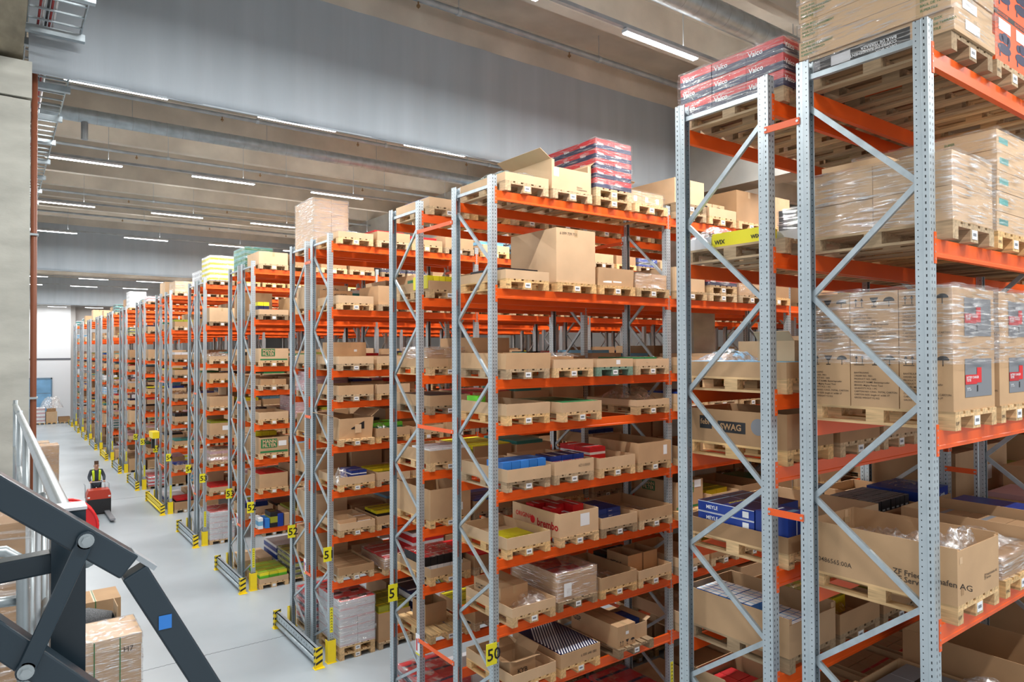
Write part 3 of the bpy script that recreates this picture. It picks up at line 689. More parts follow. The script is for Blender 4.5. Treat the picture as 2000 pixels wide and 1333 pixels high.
    def openbox(s, w, d, h, m='card', desc='open cardboard box', dx=0, dy=0, dz=0, flaps=0, rz=0, front=None, dent=0):
        o = s.put('open_box', tray_mesh(w, d, h, M[m], front=front, dent=dent), mk(desc, s.where), 'box', dx, dy, dz, rz)
        if flaps:
            fl = min(w, d)*.30
            for k, (a, c, ln) in enumerate((((-w/2, 0), (-1, 0), d), ((w/2, 0), (1, 0), d), ((0, -d/2), (0, -1), w), ((0, d/2), (0, 1), w))):
                if flaps < 4 and k >= flaps: break
                sl = random.Random(s.n+s.lev+k).uniform(.15, 1.0)
                ex = Vector((a[0]+c[0]*fl*math.cos(sl), a[1]+c[1]*fl*math.cos(sl), h+fl*math.sin(sl)))
                A = Vector((a[0], a[1], h)); MB().bar(A, ex, ln*.96, .006, up=Vector((c[0], c[1], 0)).cross(Vector((-c[1], c[0], 0)))).build('flap', M[m], o)
        s.last = o; return o
    def stack(s, nx, ny, nz, w, d, h, m='card', desc='wrapped stack of cartons', film='film', mats=None, base=.0, txt=None, seed=1, side=None, z0=.35, z1=.8):
        t = thing('carton_stack', mk(desc, s.where), 'cartons', (s.x, s.y, s.z), s.rz, s.grp)
        me = sbox_mesh(w-.006, d-.006, h-.004, tuple(M[q] for q in mats), z0, z1) if mats else carton_mesh(w-.006, d-.006, h-.004, M[m])
        rng = random.Random(seed)
        for k in range(nz):
            for jy in range(ny):
                for jx in range(nx):
                    o = link('carton', me, t, ((jx-(nx-1)/2)*w+rng.uniform(-.004,.004), (jy-(ny-1)/2)*d+rng.uniform(-.004,.004), base+k*h))
                    if txt and jy == 0: lettering(o, txt[0], '-Y', (-w*.42, -d/2+.003, h*.38), txt[1], M[txt[2]], .02)
                    if txt and jx == 0: lettering(o, txt[0], '-X', (-w/2+.003, d*.42, h*.38), txt[1], M[txt[2]], .02)
        if film: link('stretch_film', film_shell(nx*w+.03, ny*d+.03, nz*h+base+.012, M[film], seed), t)
        s.last = t; return t
    def bag(s, w=.6, d=.8, h=.2, dx=0, dy=0, dz=0, m='bag', desc='crumpled clear plastic film', seed=1):
        return s.put('plastic_bag', crumple_mesh(w, d, h, M[m], seed), mk(desc, s.where), 'plastic film', dx, dy, dz)
    def wrap(s, h, film='film', parent=None, w=.83, d=1.23):
        return link('stretch_film', film_shell(w, d, h, M[film], s.n+s.lev), parent or s.last)

# boxes of the nearest rack, row towards the camera (levels 1..6) ------------------------------------
def sl(*a, **k): return Slot(*a, **k)
DONE = set()
def S_(i, row, lev, n, **k):
    DONE.add((i, row, lev, n)); return Slot(i, row, lev, n, **k)

# top: long flat garden-box cartons, upside-down print on the lowest
s = S_(0, 0, 6, 0, tone=TONE[3], dx=.02)
t = thing('carton_stack', 'film wrapped stack of long flat deck box cartons on top of the nearest rack', 'cartons', (s.x, s.y, s.z), 0, s.grp)
for k in range(5):
    o = link('carton', carton_mesh(.80, 1.24, .165, M['card2']), t, (.0 if k == 0 else -.02, 0 if k == 0 else .012*(k % 2), k*.168)); tape_on(o, .80, 1.24, .165)
    for yy in (.45, -.42): patch(o, '-X', (-.40, yy+.05, .0), .05, .165, M['tape'], 'strap')
    for q, tt in enumerate(('DECK BOX','COFFRE DE RANGEMENT','BAUL DE TERRAZA','SUPERTILE')): lettering(o, tt, '-X', (-.4005, .60, .125-q*.032), .026, M['green'], .01)
    for q, tt in enumerate(('DECK BOX','BAUL DE TERRAZA','SUPERTILE')): lettering(o, tt, '-X', (-.4005, -.40, .115-q*.04), .028, M['green'], .01)
    if k == 0:
        pb = patch(o, '-X', (-.4, .615, .012), .92, .125, M['black'], off=.004)
        for q, tt in enumerate(('DECK BOX','COFFRE DE RANGEMENT','BAUL DE TERRAZA')): lettering(pb, tt, '+Z', (.82, .022+q*.034, .002), .034, M['white'], .02, flip=True)
        patch(pb, '+Z', (.27, .02, .001), .17, .085, M['lgrey'], 'picture'); patch(pb, '+Z', (.05, .02, .001), .12, .085, M['grey'], 'picture')
    patch(o, '-Y', (-.2, -.622, .05), .28, .08, M['white'], 'paper_label')
link('stretch_film', film_shell(.85, 1.29, .86, M['film'], 3), t)
# compressor boxes
def compressor_box(par, loc):
    o = link('carton', carton_mesh(.40, .58, .44, M['ora']), par, loc)
    for f, x0, y0, ww in (('-Y', (-.2, -.29), None, .40), ('-X', (-.2, .29), None, .58)):
        def pt(u, v): return (x0[0]+u, x0[1], v) if f == '-Y' else (x0[0], x0[1]-u, v)
        c = .5*ww
        patch(o, f, pt(0, .395), ww, .043, M['black']); lettering(o, 'BLACK+DECKER', f, pt(.04, .405), .034, M['ora'], .02)
        b = MB(); n = 14
        for (cx, cz, rx, rz_) in ((c, .13, .15, .045), (c+.02, .225, .085, .045), (c-.07, .215, .05, .035), (c+.1, .21, .04, .05)):
            b.poly([(cx+rx*math.cos(2*math.pi*q/n), cz+rz_*math.sin(2*math.pi*q/n), 0) for q in range(n)])
        for q in (-.1, .1): b.poly([(c+q-.015, .05, 0), (c+q+.015, .05, 0), (c+q+.01, .1, 0), (c+q-.01, .1, 0)])
        p = link('picture', cached(('compr', ww), lambda: b.mesh('picture', M['navy'])), o); p.matrix_local = Matrix.Translation(Vector(pt(0, 0)) + FACE[f] @ Vector((0,0,.002))) @ FACE[f].to_4x4()
        patch(o, f, pt(c-.13, .275), .27, .1, M['white'], 'paper_label', .003); lettering(o, 'AIR COMPRESSOR\nCOMPRESSEUR', f, pt(c-.12, .345), .02, M['black'], .005)
    return o
s = S_(0, 0, 6, 1, stamp='EPAL', dx=.03)
t = thing('carton_stack', 'orange air compressor boxes with black pictures on top shelf at right edge', 'cartons', (s.x, s.y, s.z), 0, s.grp)
for jx in (0, 1):
    for jy in (0, 1):
        for k in (0, 1):
            if (jx, jy, k) != (0, 1, 1): compressor_box(t, (-.2+jx*.4, -.3+jy*.6, k*.443))
s = S_(0, 0, 6, 2); s.stack(2, 2, 2, .4, .6, .4, desc='plain cartons on the top shelf', film=None)
# shelf 5
s = S_(0, 0, 5, 0, tone=TONE[2]); s.stack(1, 2, 2, .78, .60, .27, m='card2', desc='film wrapped pale cartons', film='filmd', seed=5)
o = s.carton(.5, .56, .10, 'card2', 'thin carton lying on wrapped pale cartons', .08, .28, .56)
s = S_(0, 0, 5, 1, tone=TONE[5], stamp='EPAL', dx=.0)
t = s.stack(1, 1, 5, .80, 1.2, .172, m='card2', desc='film wrapped flat cartons with green print', film='film', seed=8)
for o in [c for c in t.children if c.name.startswith('carton')]:
    for q, tt in enumerate(('DECK BOX','COFFRE','BAUL')): lettering(o, tt, '-X', (-.4, .5, .12-q*.03), .026, M['green'], .01)
    patch(o, '-X', (-.397, .5, .015), .22, .03, M['green']); lettering(o, 'SUPER', '-X', (-.3975, -.2, .1), .03, M['green'], .01); patch(o, '-Y', (-.35, -.597, .06), .2, .05, M['teal'])
s = S_(0, 0, 5, 2); s.stack(1, 1, 4, .80, 1.2, .17, m='card2', desc='flat pale cartons', seed=9)
# shelf 4: tool cartons with care symbols
def symbols(o, f, pt, sc=1.0):
    b = MB()
    def rect(x, y, w, h): b.poly([(x,y,0),(x+w,y,0),(x+w,y+h,0),(x,y+h,0)])
    for q in (0, .05):
        rect(q+.012, .01, .006, .055); b.poly([(q, .055, 0), (q+.03, .055, 0), (q+.015, .08, 0)])
    rect(-.005, 0, .085, .005)
    b.poly([(.13,.08,0),(.15,.04,0),(.18,.04,0),(.2,.08,0)][::-1]); rect(.162, .008, .006, .035); rect(.145, .0, .04, .007)
    b.poly([(.245+.04+.045*math.cos(a), .045+.035*math.sin(a), 0) for a in [math.pi*k/8 for k in range(9)]]); rect(.282, .0, .006, .05)
    p = link('care_symbols', cached('sym', lambda: b.mesh('care_symbols', M['black'])), o)
    p.matrix_local = Matrix.Translation(Vector(pt) + FACE[f] @ Vector((0,0,.002))) @ FACE[f].to_4x4()
for n in (0, 1):
    s = S_(0, 0, 4, n, stamp='EUP' if n == 0 else 'EPAL', dx=.02 if n else 0, tone=TONE[1])
    t = thing('carton_stack', 'film wrapped pallet of tall tool cartons with care symbols, '+('beside the front upright' if n == 0 else 'at the right edge')+', nearest rack', 'cartons', (s.x, s.y, s.z), 0, s.grp)
    for k in range(2):
        for j in range(3):
            o = link('carton', carton_mesh(.80, .388, .475, M['card']), t, (0, -.395+j*.395, k*.478)); tape_on(o, .80, .388, .475)
            symbols(o, '-X', (-.4, .16, .345))
            for q, tt in enumerate(('BAHTRUUNG','ORDER NO. 7051','PRODUCT NO. 1602','PRODUCT NAME: Batteriepruefer','BRAND: Mighty Power Tool','QUANTITY PCS: 1 PC','CARTON NO: C/NO. TOTAL CARTON','CARTON SIZE: length 61 width 37','GROSS WEIGHT 9.2 KG')):
                lettering(o, tt, '-X', (-.4005, .165, .275-q*.026), .020, M['ink'], .008)
        o = t.children[-1] if False else [c for c in t.children if abs(c.location.y+.395) < .01 and abs(c.location.z-k*.478) < .01][0]
        pn = patch(o, '-Y', (-.19, -.194, .10), .52, .30, M['grey'], off=.003)
        patch(pn, '+Z', (0, .10, .001), .22, .075, M['red']); lettering(pn, 'BATTERY CHARGER\nTESTER', '+Z', (.015, .145, .002), .026, M['white'], .015); patch(pn, '+Z', (.22, .11, .001), .09, .12, M['redp']); patch(pn, '+Z', (.22, .04, .001), .02, .05, M['black'])
        lettering(pn, 'Starthilfe\n12 V - 24 V', '+Z', (.02, .065, .002), .018, M['white'], .005)
    link('stretch_film', film_shell(.84, 1.24, .62, M['filmd'], 4+n), t, (0, 0, .36))
s = S_(0, 0, 4, 2); s.stack(1, 3, 2, .8, .4, .47, desc='tall plain cartons', film='film', seed=4)
# shelf 3: large open box
s = S_(0, 0, 3, 0, tone=(1.15,1.05,.88), stamp='EUP')
o = s.openbox(.80, 1.2, .43, 'card', 'large open box lettered ZF holding bags', front=.41)
lettering(o, '80486565:00A', '-X', (-.4, .53, .09), .055, M['ink'], .002); lettering(o, 'ZF Friedrichshafen AG\nZF Services', '-X', (-.4, -.13, .14), .062, M['ink'], .012)
lettering(o, 'ZF Friedrichshafen AG\nZF Services', '-Y', (.10, -.6, .13), .028, M['ink'], .01); patch(o, '-Y', (-.34, -.6, .07), .05, .07, M['card3'])
patch(o, '-Y', (-.36, -.6, .31), .05, .05, M['card2'])
MB().box(.22, .27, .585, .59, .02, .425).build('corner_batten', M['card2'], o); MB().box(.2, .29, .578, .585, .30, .36).build('tape', M['tape'], o)
s.bag(.76, .66, .50, 0, -.24, .05, seed=3, desc='front clear bag in ZF box'); s.bag(.72, .6, .46, .03, .18, .05, seed=5, desc='back clear bag in ZF box')
s.bag(.34, .3, .52, .20, -.40, .05, seed=8, desc='bag tip rising from ZF box')
s = S_(0, 0, 3, 1, tone=TONE[5], stamp='EPAL', dx=.06); s.stack(1, 1, 4, .78, 1.15, .045, m='card3', desc='film wrapped flat cartons', film='filmd', seed=3)
s.bag(.6, .5, .14, 0, -.2, .19, seed=12, desc='clear film bunched on flat cartons')
s = S_(0, 0, 3, 2); s.tray(.3, fill=dict(w=.3, d=.38, h=.2, nx=2, ny=3, mats=('card3','grey','card3'), desc='brown carton'))
# shelf 2 below the big box
s = S_(0, 0, 2, 0)
s.tray(.24, 'card', desc='cardboard tray with book-like boxes')
s.fill(w=.30, d=.05, h=.2, nx=1, ny=6, mats=('navy','grey','navy'), desc='upright dark slim carton', ox=-.2, oy=-.1)
s.fill(w=.30, d=.4, h=.06, nx=1, ny=1, mats=('olive','olive','olive'), desc='flat olive carton', ox=-.2, oy=.33)
s.fill(w=.34, d=.5, h=.22, nx=1, ny=2, mats=('blue','blue','blue'), desc='large blue carton', ox=.2, oy=-.05, txt='SHOXE')
s = S_(0, 0, 2, 1)
s.tray(.22, 'card', desc='cardboard tray with grey and black boxes')
s.fill(w=.35, d=.5, h=.2, nx=2, ny=2, mats=('lgrey','black','grey'), desc='grey and black carton'); s.bag(.6, .6, .3, .1, -.25, .15, seed=6)
s = S_(0, 0, 2, 2); s.openbox(.8, 1.2, .5, 'card3', 'large dark open box')
for n in range(3):
    s = S_(0, 0, 1, n); s.stack(2, 2, 2, .4, .6, .3, desc='plain cartons', film=None)

# nearest rack, row behind it (levels 1..8) -----------------------------------------------------------
s = S_(0, 1, 8, 0, tone=TONE[2])
t = s.stack(2, 3, 3, .4, .4, .155, mats=('red','navy','red'), desc='film wrapped red and black disc cartons', film='film', seed=2, txt=('Vaico', .07, 'white'), z0=.0, z1=.5)
s = S_(0, 1, 8, 1); s.stack(2, 3, 3, .4, .4, .14, mats=('red','navy','red'), desc='red and black disc cartons', film='film', seed=6, txt=('Vaico', .07, 'white'), z0=.0, z1=.5)
s = S_(0, 1, 8, 2, tone=TONE[2]); s.stack(1, 2, 3, .8, .6, .3, desc='plain cartons', film='film', seed=11)
s = S_(0, 1, 7, 0, tone=TONE[2])
o = s.put('carton', sbox_mesh(.26, .56, .14, (M['yel'],)*3), 'long yellow carton lettered WIX, '+s.where, 'carton', -.24, -.05, 0); lettering(o, 'WIX', '-X', (-.13, .25, .03), .06, M['black'], .03); lettering(o, 'WIX', '-X', (-.13, -.17, .04), .05, M['black'], .03)
o = s.put('carton', carton_mesh(.22, 1.1, .12, M['lgrey']), 'long pale grey carton, '+s.where, 'carton', .02, 0, 0)
s.put('carton', carton_mesh(.24, .34, .12, M['lgrey']), 'short pale grey carton, '+s.where, 'carton', -.24, .42, 0)
s.bag(.5, .5, .2, -.1, .38, .1, seed=4, m='bag', desc='white plastic film over grey carton')
s = S_(0, 1, 7, 1); s.tray(.14); s.fill(w=.3, d=.36, h=.18, nx=2, ny=2, mats=('card','card','card'), desc='plain carton')
s = S_(0, 1, 6, 0, tone=TONE[1])
o = s.tray(.15, 'card', desc='low tray with pale blue pad'); MB().box(-.39, .39, -.59, .59, .140, .152).build('pad', M['sky'], o)
s.openbox(.4, .4, .2, 'card2', 'torn open carton on the pale blue pad', .1, -.3, .155, flaps=2); s.bag(.55, .5, .16, -.1, .25, .153, seed=9, desc='white film on pale blue pad')
s = S_(0, 1, 5, 0, tone=TONE[5], stamp='EUP')
o = s.tray(.33, 'card3', desc='deep tray printed febi and SWAG')
p = patch(o, '-X', (-.4, .16, .11), .32, .11, M['black']); lettering(p, 'SWAG', '+Z', (.03, .028, .001), .085, M['card3'], .03)
p = patch(o, '-X', (-.4, .38, .13), .15, .13, M['black']); lettering(p, 'febi', '+Z', (.012, .045, .001), .075, M['card3'], .02)
q = MB(); q.poly([(.08*math.cos(a), .08*math.sin(a), 0) for a in [2*math.pi*k/18 for k in range(18)]]); p = q.build('print_disc', M['grey'], o); p.matrix_local = Matrix.Translation((-.4015, -.30, .19)) @ FACE['-X'].to_4x4()
s.fill(w=.3, d=.4, h=.2, nx=2, ny=2, mats=('card3','card3','card3'), desc='brown carton')
s = S_(0, 1, 4, 0, tone=TONE[1], stamp='EPAL')
s.tray(.15, 'card3', desc='low tray of blue MEYLE boxes')
for k in range(3):
    for jx in (0, 1):
        o = s.put('carton', sbox_mesh(.37, .66, .105, (M['blue'], M['blue'], M['navy'])), mk('%s flat blue MEYLE box, %s' % (('lowest','middle','top')[k], ('aisle side','inner side')[jx]), s.where), 'carton', -.19+jx*.385, .1, .01+k*.107)
        lettering(o, 'MEYLE', '-X', (-.185, .23, .035), .05, M['white'], .02); patch(o, '-X', (-.185, .33, .097), .66, .006, M['white']); patch(o, '-X', (-.185, .33, 0), .66, .004, M['white']); patch(o, '-X', (-.185, -.2, .02), .07, .06, M['white'], 'paper_label')
        if k == 2: lettering(o, 'MERCEDES-BENZ', '+Z', (-.1, .0, .105), .05, M['yel'], .01); patch(o, '+Z', (-.185, .2, .105), .36, .02, M['sky'])
o = s.put('carton', sbox_mesh(.37, .34, .33, (M['blue'],)*3), 'tall blue carton beside the MEYLE boxes, '+s.where, 'carton', -.19, -.415, .01)
patch(o, '-Y', (-.05, -.17, 0), .012, .33, M['white']); patch(o, '+Z', (-.18, -.1, .33), .3, .06, M['sky']); patch(o, '+Z', (-.18, .05, .33), .3, .03, M['white'])
s.bag(.5, .3, .14, .0, .5, .01, seed=14, desc='crumpled film behind the MEYLE boxes')
s = S_(0, 1, 4, 1); s.tray(.24, 'card2', desc='mostly empty pale tray')
s = S_(0, 1, 4, 2); s.tray(.13, 'card', desc='tray of black WIX boxes')
s.fill(w=.098, d=.098, h=.19, nx=7, ny=5, mats=('black','black','grey'), desc='black WIX filter carton', txt='WIX', ox=-.03, oy=-.28, z=.035)
s.fill(w=.3, d=.12, h=.26, nx=1, ny=1, mats=('grey','black','grey'), desc='large dark WIX carton', txt='WIX', ox=-.2, oy=.3)
s = S_(0, 1, 4, 3); s.tray(.12, 'card', desc='tray of blue cartons under film', w=.85)
s.fill(w=.24, d=.3, h=.17, nx=3, ny=2, mats=('blue','blue','blue'), desc='royal blue carton', txt='Lemfa', oy=-.28, z=.05); s.bag(.8, .6, .12, .1, -.25, .18, seed=17, desc='clear film lying on blue cartons')
s = S_(0, 1, 3, 0, tone=TONE[3])
o = s.openbox(.8, 1.2, .36, 'card', 'open box of light blue and white cartons', front=.30); patch(o, '-Y', (-.14, -.6, .04), .24, .2, M['white'], 'paper_label'); lettering(o, '021583', '-Y', (-.13, -.602, .06), .06, M['black'], .005)
s.fill(w=.13, d=.085, h=.15, nx=3, ny=7, mats=('lblue','sky','white'), desc='light blue and white carton', ox=-.14, oy=.16, z0=.1, z1=.5, z=.20)
s.fill(w=.13, d=.085, h=.15, nx=3, ny=5, mats=('lblue','sky','white'), desc='lower light blue carton', ox=-.05, oy=-.33, z0=.1, z1=.5, z=.10)
s = S_(0, 1, 3, 1); s.tray(.2, 'card3', desc='tray of yellow bagged parts'); s.bag(.6, .8, .3, 0, 0, .02, m='bag', seed=21, desc='clear bag over yellow parts'); s.fill(w=.25, d=.3, h=.18, nx=2, ny=2, mats=('yel','yel','olive'), desc='yellow part carton')
s = S_(0, 1, 3, 2); s.tray(.22, 'card3'); s.fill(w=.25, d=.3, h=.18, nx=2, ny=3, mats=('olive','black','olive'), desc='olive and black carton')
s = S_(0, 1, 3, 3); s.tray(.24, 'card')
s = S_(0, 1, 2, 0); s.openbox(.8, .56, .42, 'card', 'open box holding red cartons', 0, .3, flaps=2)
s.fill(w=.2, d=.24, h=.13, nx=3, ny=2, nz=2, mats=('red','red','red'), desc='red carton', oy=.3, z=.02, tm='white', txt='HELLA')
s.tray(.12, 'card2', w=.8, d=.55, desc='low tray of yellow cartons', dy=-.3); s.fill(w=.13, d=.16, h=.11, nx=5, ny=3, mats=('yel','yel','yel'), desc='bright yellow carton', oy=-.3, z=.02)
for n in (1, 2, 3): s = S_(0, 1, 2, n); s.tray(.25, 'card'); s.fill(w=.2, d=.3, h=.2, nx=3, ny=3, mats=('card','red','card'), desc='brown and red carton')
# ------------------------------------------------------------------ second rack (signs 50 / 51), near row
def mann(o, f, loc, sc=1.0):
    p = patch(o, f, loc, .34*sc, .19*sc, M['green']); lettering(p, 'MANN\nFILTER', '+Z', (.03*sc, .105*sc, .001), .098*sc, M['card2'], .03)
    return p
def red_stack(s, h=.15, nz=5, desc='film wrapped red and black cartons', film='film', seed=2):
    return s.stack(2, 3, nz, .4, .4, h, mats=('red','navy','red'), desc=desc, film=film, seed=seed, txt=('Vaico', .06, 'white'), z0=.0, z1=.48)
A = lambda lev, n, **k: S_(1, 0, lev, n, **k)
# shelf 8
s = A(8, 0); s.tray(.12, 'card2', desc='low tray under green tinted film'); s.fill(w=.34, d=.5, h=.14, nx=2, ny=2, mats=('teal','white','teal'), desc='teal and white carton'); s.bag(.78, 1.15, .2, 0, 0, .1, seed=2)
s = A(8, 1); o = s.openbox(.8, 1.15, .46, 'card2', 'open carton with cut-out front', front=.34, flaps=2); patch(o, '-Y', (-.36, -.575, .2), .1, .13, M['white'], 'paper_label'); lettering(o, 'Klarius\nComponents', '-Y', (.1, -.575, .07), .04, M['ink'], .005)
s = A(8, 2, double=True); red_stack(s, .155, 5)
s = A(8, 3); s.stack(3, 2, 1, .27, .5, .23, m='card2', desc='three film wrapped cartons with paper labels', film='film', seed=4)
for q in range(3): patch(s.last.children[q], '-Y', (-.05, -.247, .06), .07, .09, M['white'], 'paper_label')
s.openbox(.36, .5, .2, 'card', 'opened carton on wrapped cartons', -.15, .15, .24, flaps=4)
# shelf 7
s = A(7, 0, tone=TONE[5], stamp='EPAL'); s.tray(.13, 'card2'); s.fill(w=.22, d=.4, h=.17, nx=3, ny=2, mats=('black','red','navy'), desc='red and black carton', z0=.2, z1=.8)
s = A(7, 1, dx=.08); o = s.carton(.8, 1.15, .83, 'card2', 'very large plain numbered carton'); lettering(o, '6 099 739 753', '-Y', (-.33, -.575, .73), .06, M['ink'], .002)
s = A(7, 2, dx=.07); o = s.openbox(.8, 1.1, .29, 'card', 'carton with two paper labels and torn top', dent=.04); patch(o, '-Y', (-.28, -.55, .05), .19, .14, M['white'], 'paper_label'); patch(o, '-Y', (-.06, -.55, .06), .19, .21, M['white'], 'paper_label')
s = A(7, 3, dx=.03); s.stack(2, 2, 1, .38, .55, .25, m='card', desc='film wrapped low cartons', film='film', seed=7); s.bag(.6, .4, .16, 0, -.4, 0, seed=23, desc='loose film hanging at wrapped cartons')
# shelf 6
s = A(6, 0, tone=TONE[2]); s.openbox(.82, 1.2, .24, 'card', 'wide tray with buckled rim', dent=.05)
s = A(6, 1, tone=TONE[1]); s.tray(.13, 'card2'); s.fill(w=.5, d=.8, h=.17, nx=1, ny=1, mats=('card3','grey','card3'), desc='flat brown carton under film', oy=.1); s.bag(.7, .6, .12, 0, -.1, .17, seed=5)
s = A(6, 2, tone=(.28,.62,.78)); o = s.tray(.13, 'card2', desc='pale tray on a turquoise pallet'); patch(o, '-Y', (.02, -.6, .04), .09, .07, M['white'], 'paper_label')
s = A(6, 3); s.tray(.12, 'card2'); s.bag(.8, 1.0, .13, 0, -.1, .06, seed=11, desc='clear film spread over low tray'); s.fill(w=.3, d=.4, h=.14, nx=2, ny=2, mats=('green','white','green'), desc='green and white carton')
# shelf 5
s = A(5, 0, tone=TONE[5]); s.tray(.17, 'card2', desc='tray with torn corner', dent=.03); o = s.put('carton', sbox_mesh(.14, .3, .12, (M['lgreen'],)*3), 'bright green carton in tray, '+s.where, 'carton', -.3, .32, .12)
s = A(5, 1, tone=TONE[1], dy=-.12, dx=.06); s.tray(.15, 'card2', desc='low tray pulled forward'); s.fill(w=.24, d=.36, h=.14, nx=3, ny=3, mats=('green','black','green'), desc='dark green carton', txt='febi', z=.01)
s = A(5, 3); s.tray(.1, 'card2'); s.bag(.75, .9, .34, 0, 0, .05, seed=7, desc='crumpled clear film rising from tray')
# shelf 4
s = A(4, 0, tone=TONE[2]); s.tray(.18, 'card2', dy=-.02); s.fill(w=.15, d=.2, h=.22, nx=5, ny=2, mats=('lblue','blue','lblue'), desc='glossy blue carton', oy=-.3, z0=.1, z1=.5, z=.05)
s = A(4, 1, tone=TONE[2]); o = s.tray(.2, 'card2', desc='tray of blue and white cartons'); lettering(o, '6Z1U0003', '-Y', (.08, -.6, .09), .055, M['ink'], .002); s.fill(w=.22, d=.18, h=.2, nx=3, ny=2, mats=('blue','white','navy'), desc='blue white banded carton', z0=.35, z1=.6, oy=-.25, z=.06, txt='BOSCH', tm='red')
s = A(4, 2, tone=TONE[1], dx=.04); s.tray(.17, 'card2'); s.fill(w=.34, d=.36, h=.13, nx=1, ny=2, nz=2, mats=('red','white','red'), desc='flat red carton', ox=-.22, z0=.1, z1=.4, z=.05)
s = A(4, 3, dx=.04); o = s.openbox(.8, 1.2, .33, 'card', 'deep open tray with paper label'); patch(o, '-Y', (.2, -.6, .1), .09, .16, M['white'], 'paper_label'); s.fill(w=.5, d=.5, h=.2, nx=1, ny=1, mats=('grey','lgrey','grey'), desc='grey part carton', oy=.1)
# shelf 3
s = A(3, 0, tone=TONE[5], stamp='EPAL'); s.tray(.16, 'card2'); s.fill(w=.34, d=.36, h=.05, nx=2, ny=2, mats=('yel','yel','yel'), desc='flat yellow bag', oy=-.2)
s = A(3, 1, dx=.10, tone=TONE[1]); o = s.openbox(.8, 1.18, .36, 'card2', 'open carton printed ORIGINAL brembo')
lettering(o, 'brembo', '-X', (-.4, -.05, .10), .16, M['red'], .03); lettering(o, 'ORIGINAL', '-X', (-.4, .5, .17), .1, M['red'], .02); patch(o, '-Y', (.02, -.59, .12), .19, .19, M['white'], 'paper_label')
q = MB(); q.poly([(.06*math.cos(a), .06*math.sin(a), 0) for a in [2*math.pi*k/16 for k in range(16)]]); p = q.build('print_disc', M['red'], o); p.matrix_local = Matrix.Translation((-.4015, .06, .17)) @ FACE['-X'].to_4x4()
s.fill(w=.22, d=.2, h=.14, nx=3, ny=3, nz=2, mats=('red','white','red'), desc='red carton', z0=.0, z1=.12, z=.10, keep=lambda x, y, k: k == 0 or (x+y) % 3 != 1)
s = A(3, 2, dx=.08); s.tray(.17, 'card2'); s.fill(w=.3, d=.3, h=.08, nx=2, ny=2, nz=2, mats=('blue','blue','blue'), desc='flat blue carton', txt='Delco-S', z=.06)
s = A(3, 3, dx=.06); s.tray(.18, 'card', desc='empty wide tray with grey film'); s.bag(.6, .7, .1, 0, -.1, .02, seed=15, desc='grey film in empty tray')
# shelf 2
s = A(2, 0, tone=TONE[1], dx=.05, dy=-.05); s.tray(.13, 'card2'); o = s.carton(.5, .7, .30, 'card', 'brown carton in tray under loose film', -.1, .1, .01); lettering(o, 'AUTOMOTIVE\nCOMPONENT', '-X', (-.25, .3, .2), .05, M['ink'], .005); s.bag(.6, .5, .22, .12, -.32, .02, seed=19, desc='loose clear film in tray')
s = A(2, 1, tone=TONE[3], dx=.06); o = s.openbox(.8, 1.15, .42, 'card', 'film wrapped open box of red cartons', dent=.03); s.wrap(.43, 'filmd', w=.83, d=1.18); s.fill(w=.19, d=.35, h=.12, nx=4, ny=3, nz=2, mats=('red','navy','red'), desc='dark red carton', z=.06); patch(o, '-Y', (-.28, -.575, .06), .15, .2, M['white'], 'paper_label', .018)
s = A(2, 2, tone=TONE[5], dx=.06); s.tray(.19, 'card'); s.bag(.6, .7, .13, 0, -.1, .02, seed=25, desc='white film in deep tray')
s = A(2, 3, dx=.03); s.tray(.14, 'card2', desc='low wooden collar with two open boxes')
for q in (0, 1):
    o = s.openbox(.34, .5, .30, 'card', ('first','second')[q]+' open box lettered MEYLE in collar', -.18+q*.38, -.05, .01); lettering(o, 'MEYLE', '-X', (-.17, .16, .1), .09, M['ink'], .02)
s.fill(w=.34, d=.3, h=.2, nx=2, ny=1, mats=('black','grey','black'), desc='black carton', oy=.4)
# shelf 1
s = A(1, 0, tone=TONE[5], dx=.05, dy=-.05); s.tray(.15, 'card2'); o = s.openbox(.46, .5, .26, 'card', 'open flapped carton lettered KYB', -.1, -.2, .01, flaps=4); lettering(o, 'KYB', '-Y', (-.1, -.25, .06), .1, M['ink'], .03)
s = A(1, 1, tone=TONE[5], dx=.06, dy=-.05); o = s.tray(.20, 'card', desc='tray covered with navy and white striped sheet'); lettering(o, '6 000 648 080', '-Y', (.0, -.6, .08), .055, M['ink'], .002)
def stripes(w, d, m1, m2, n=15):
    b = MB().box(-w/2, w/2, -d/2, d/2, 0, .01); b.m = [0]*6
    for k in range(-n, n):
        x0 = k*w/n*1.0; pts = []
        a, c = (x0, -d/2), (x0+d*.6, d/2)
        ww = w/n*.5
        x1, x2 = max(-w/2, min(w/2, a[0])), max(-w/2, min(w/2, c[0]))
        if a[0] > w/2 or c[0] < -w/2: continue
        def cl(px, py, qx, qy):
            # clip segment to |x|<=w/2
            t0, t1 = 0, 1; dx = qx-px
            lo, hi = (-w/2-px)/dx, (w/2-px)/dx; t0, t1 = max(0, lo), min(1, hi)
            return (px+dx*t0, py+(qy-py)*t0), (px+dx*t1, py+(qy-py)*t1)
        try:
            p0, p1 = cl(*a, *c)
            if p1[1] <= p0[1]: continue
            b.poly([(max(-w/2, p0[0]), p0[1], .0112), (min(w/2, p0[0]+ww), p0[1], .0112), (min(w/2, p1[0]+ww), p1[1], .0112), (max(-w/2, p1[0]), p1[1], .0112)], 1)
        except ZeroDivisionError: pass
    return b.mesh('striped_sheet', [m1, m2])
STR = stripes(.76, 1.16, M['navy'], M['white'])
link('striped_sheet', STR, o, (0, 0, .19))
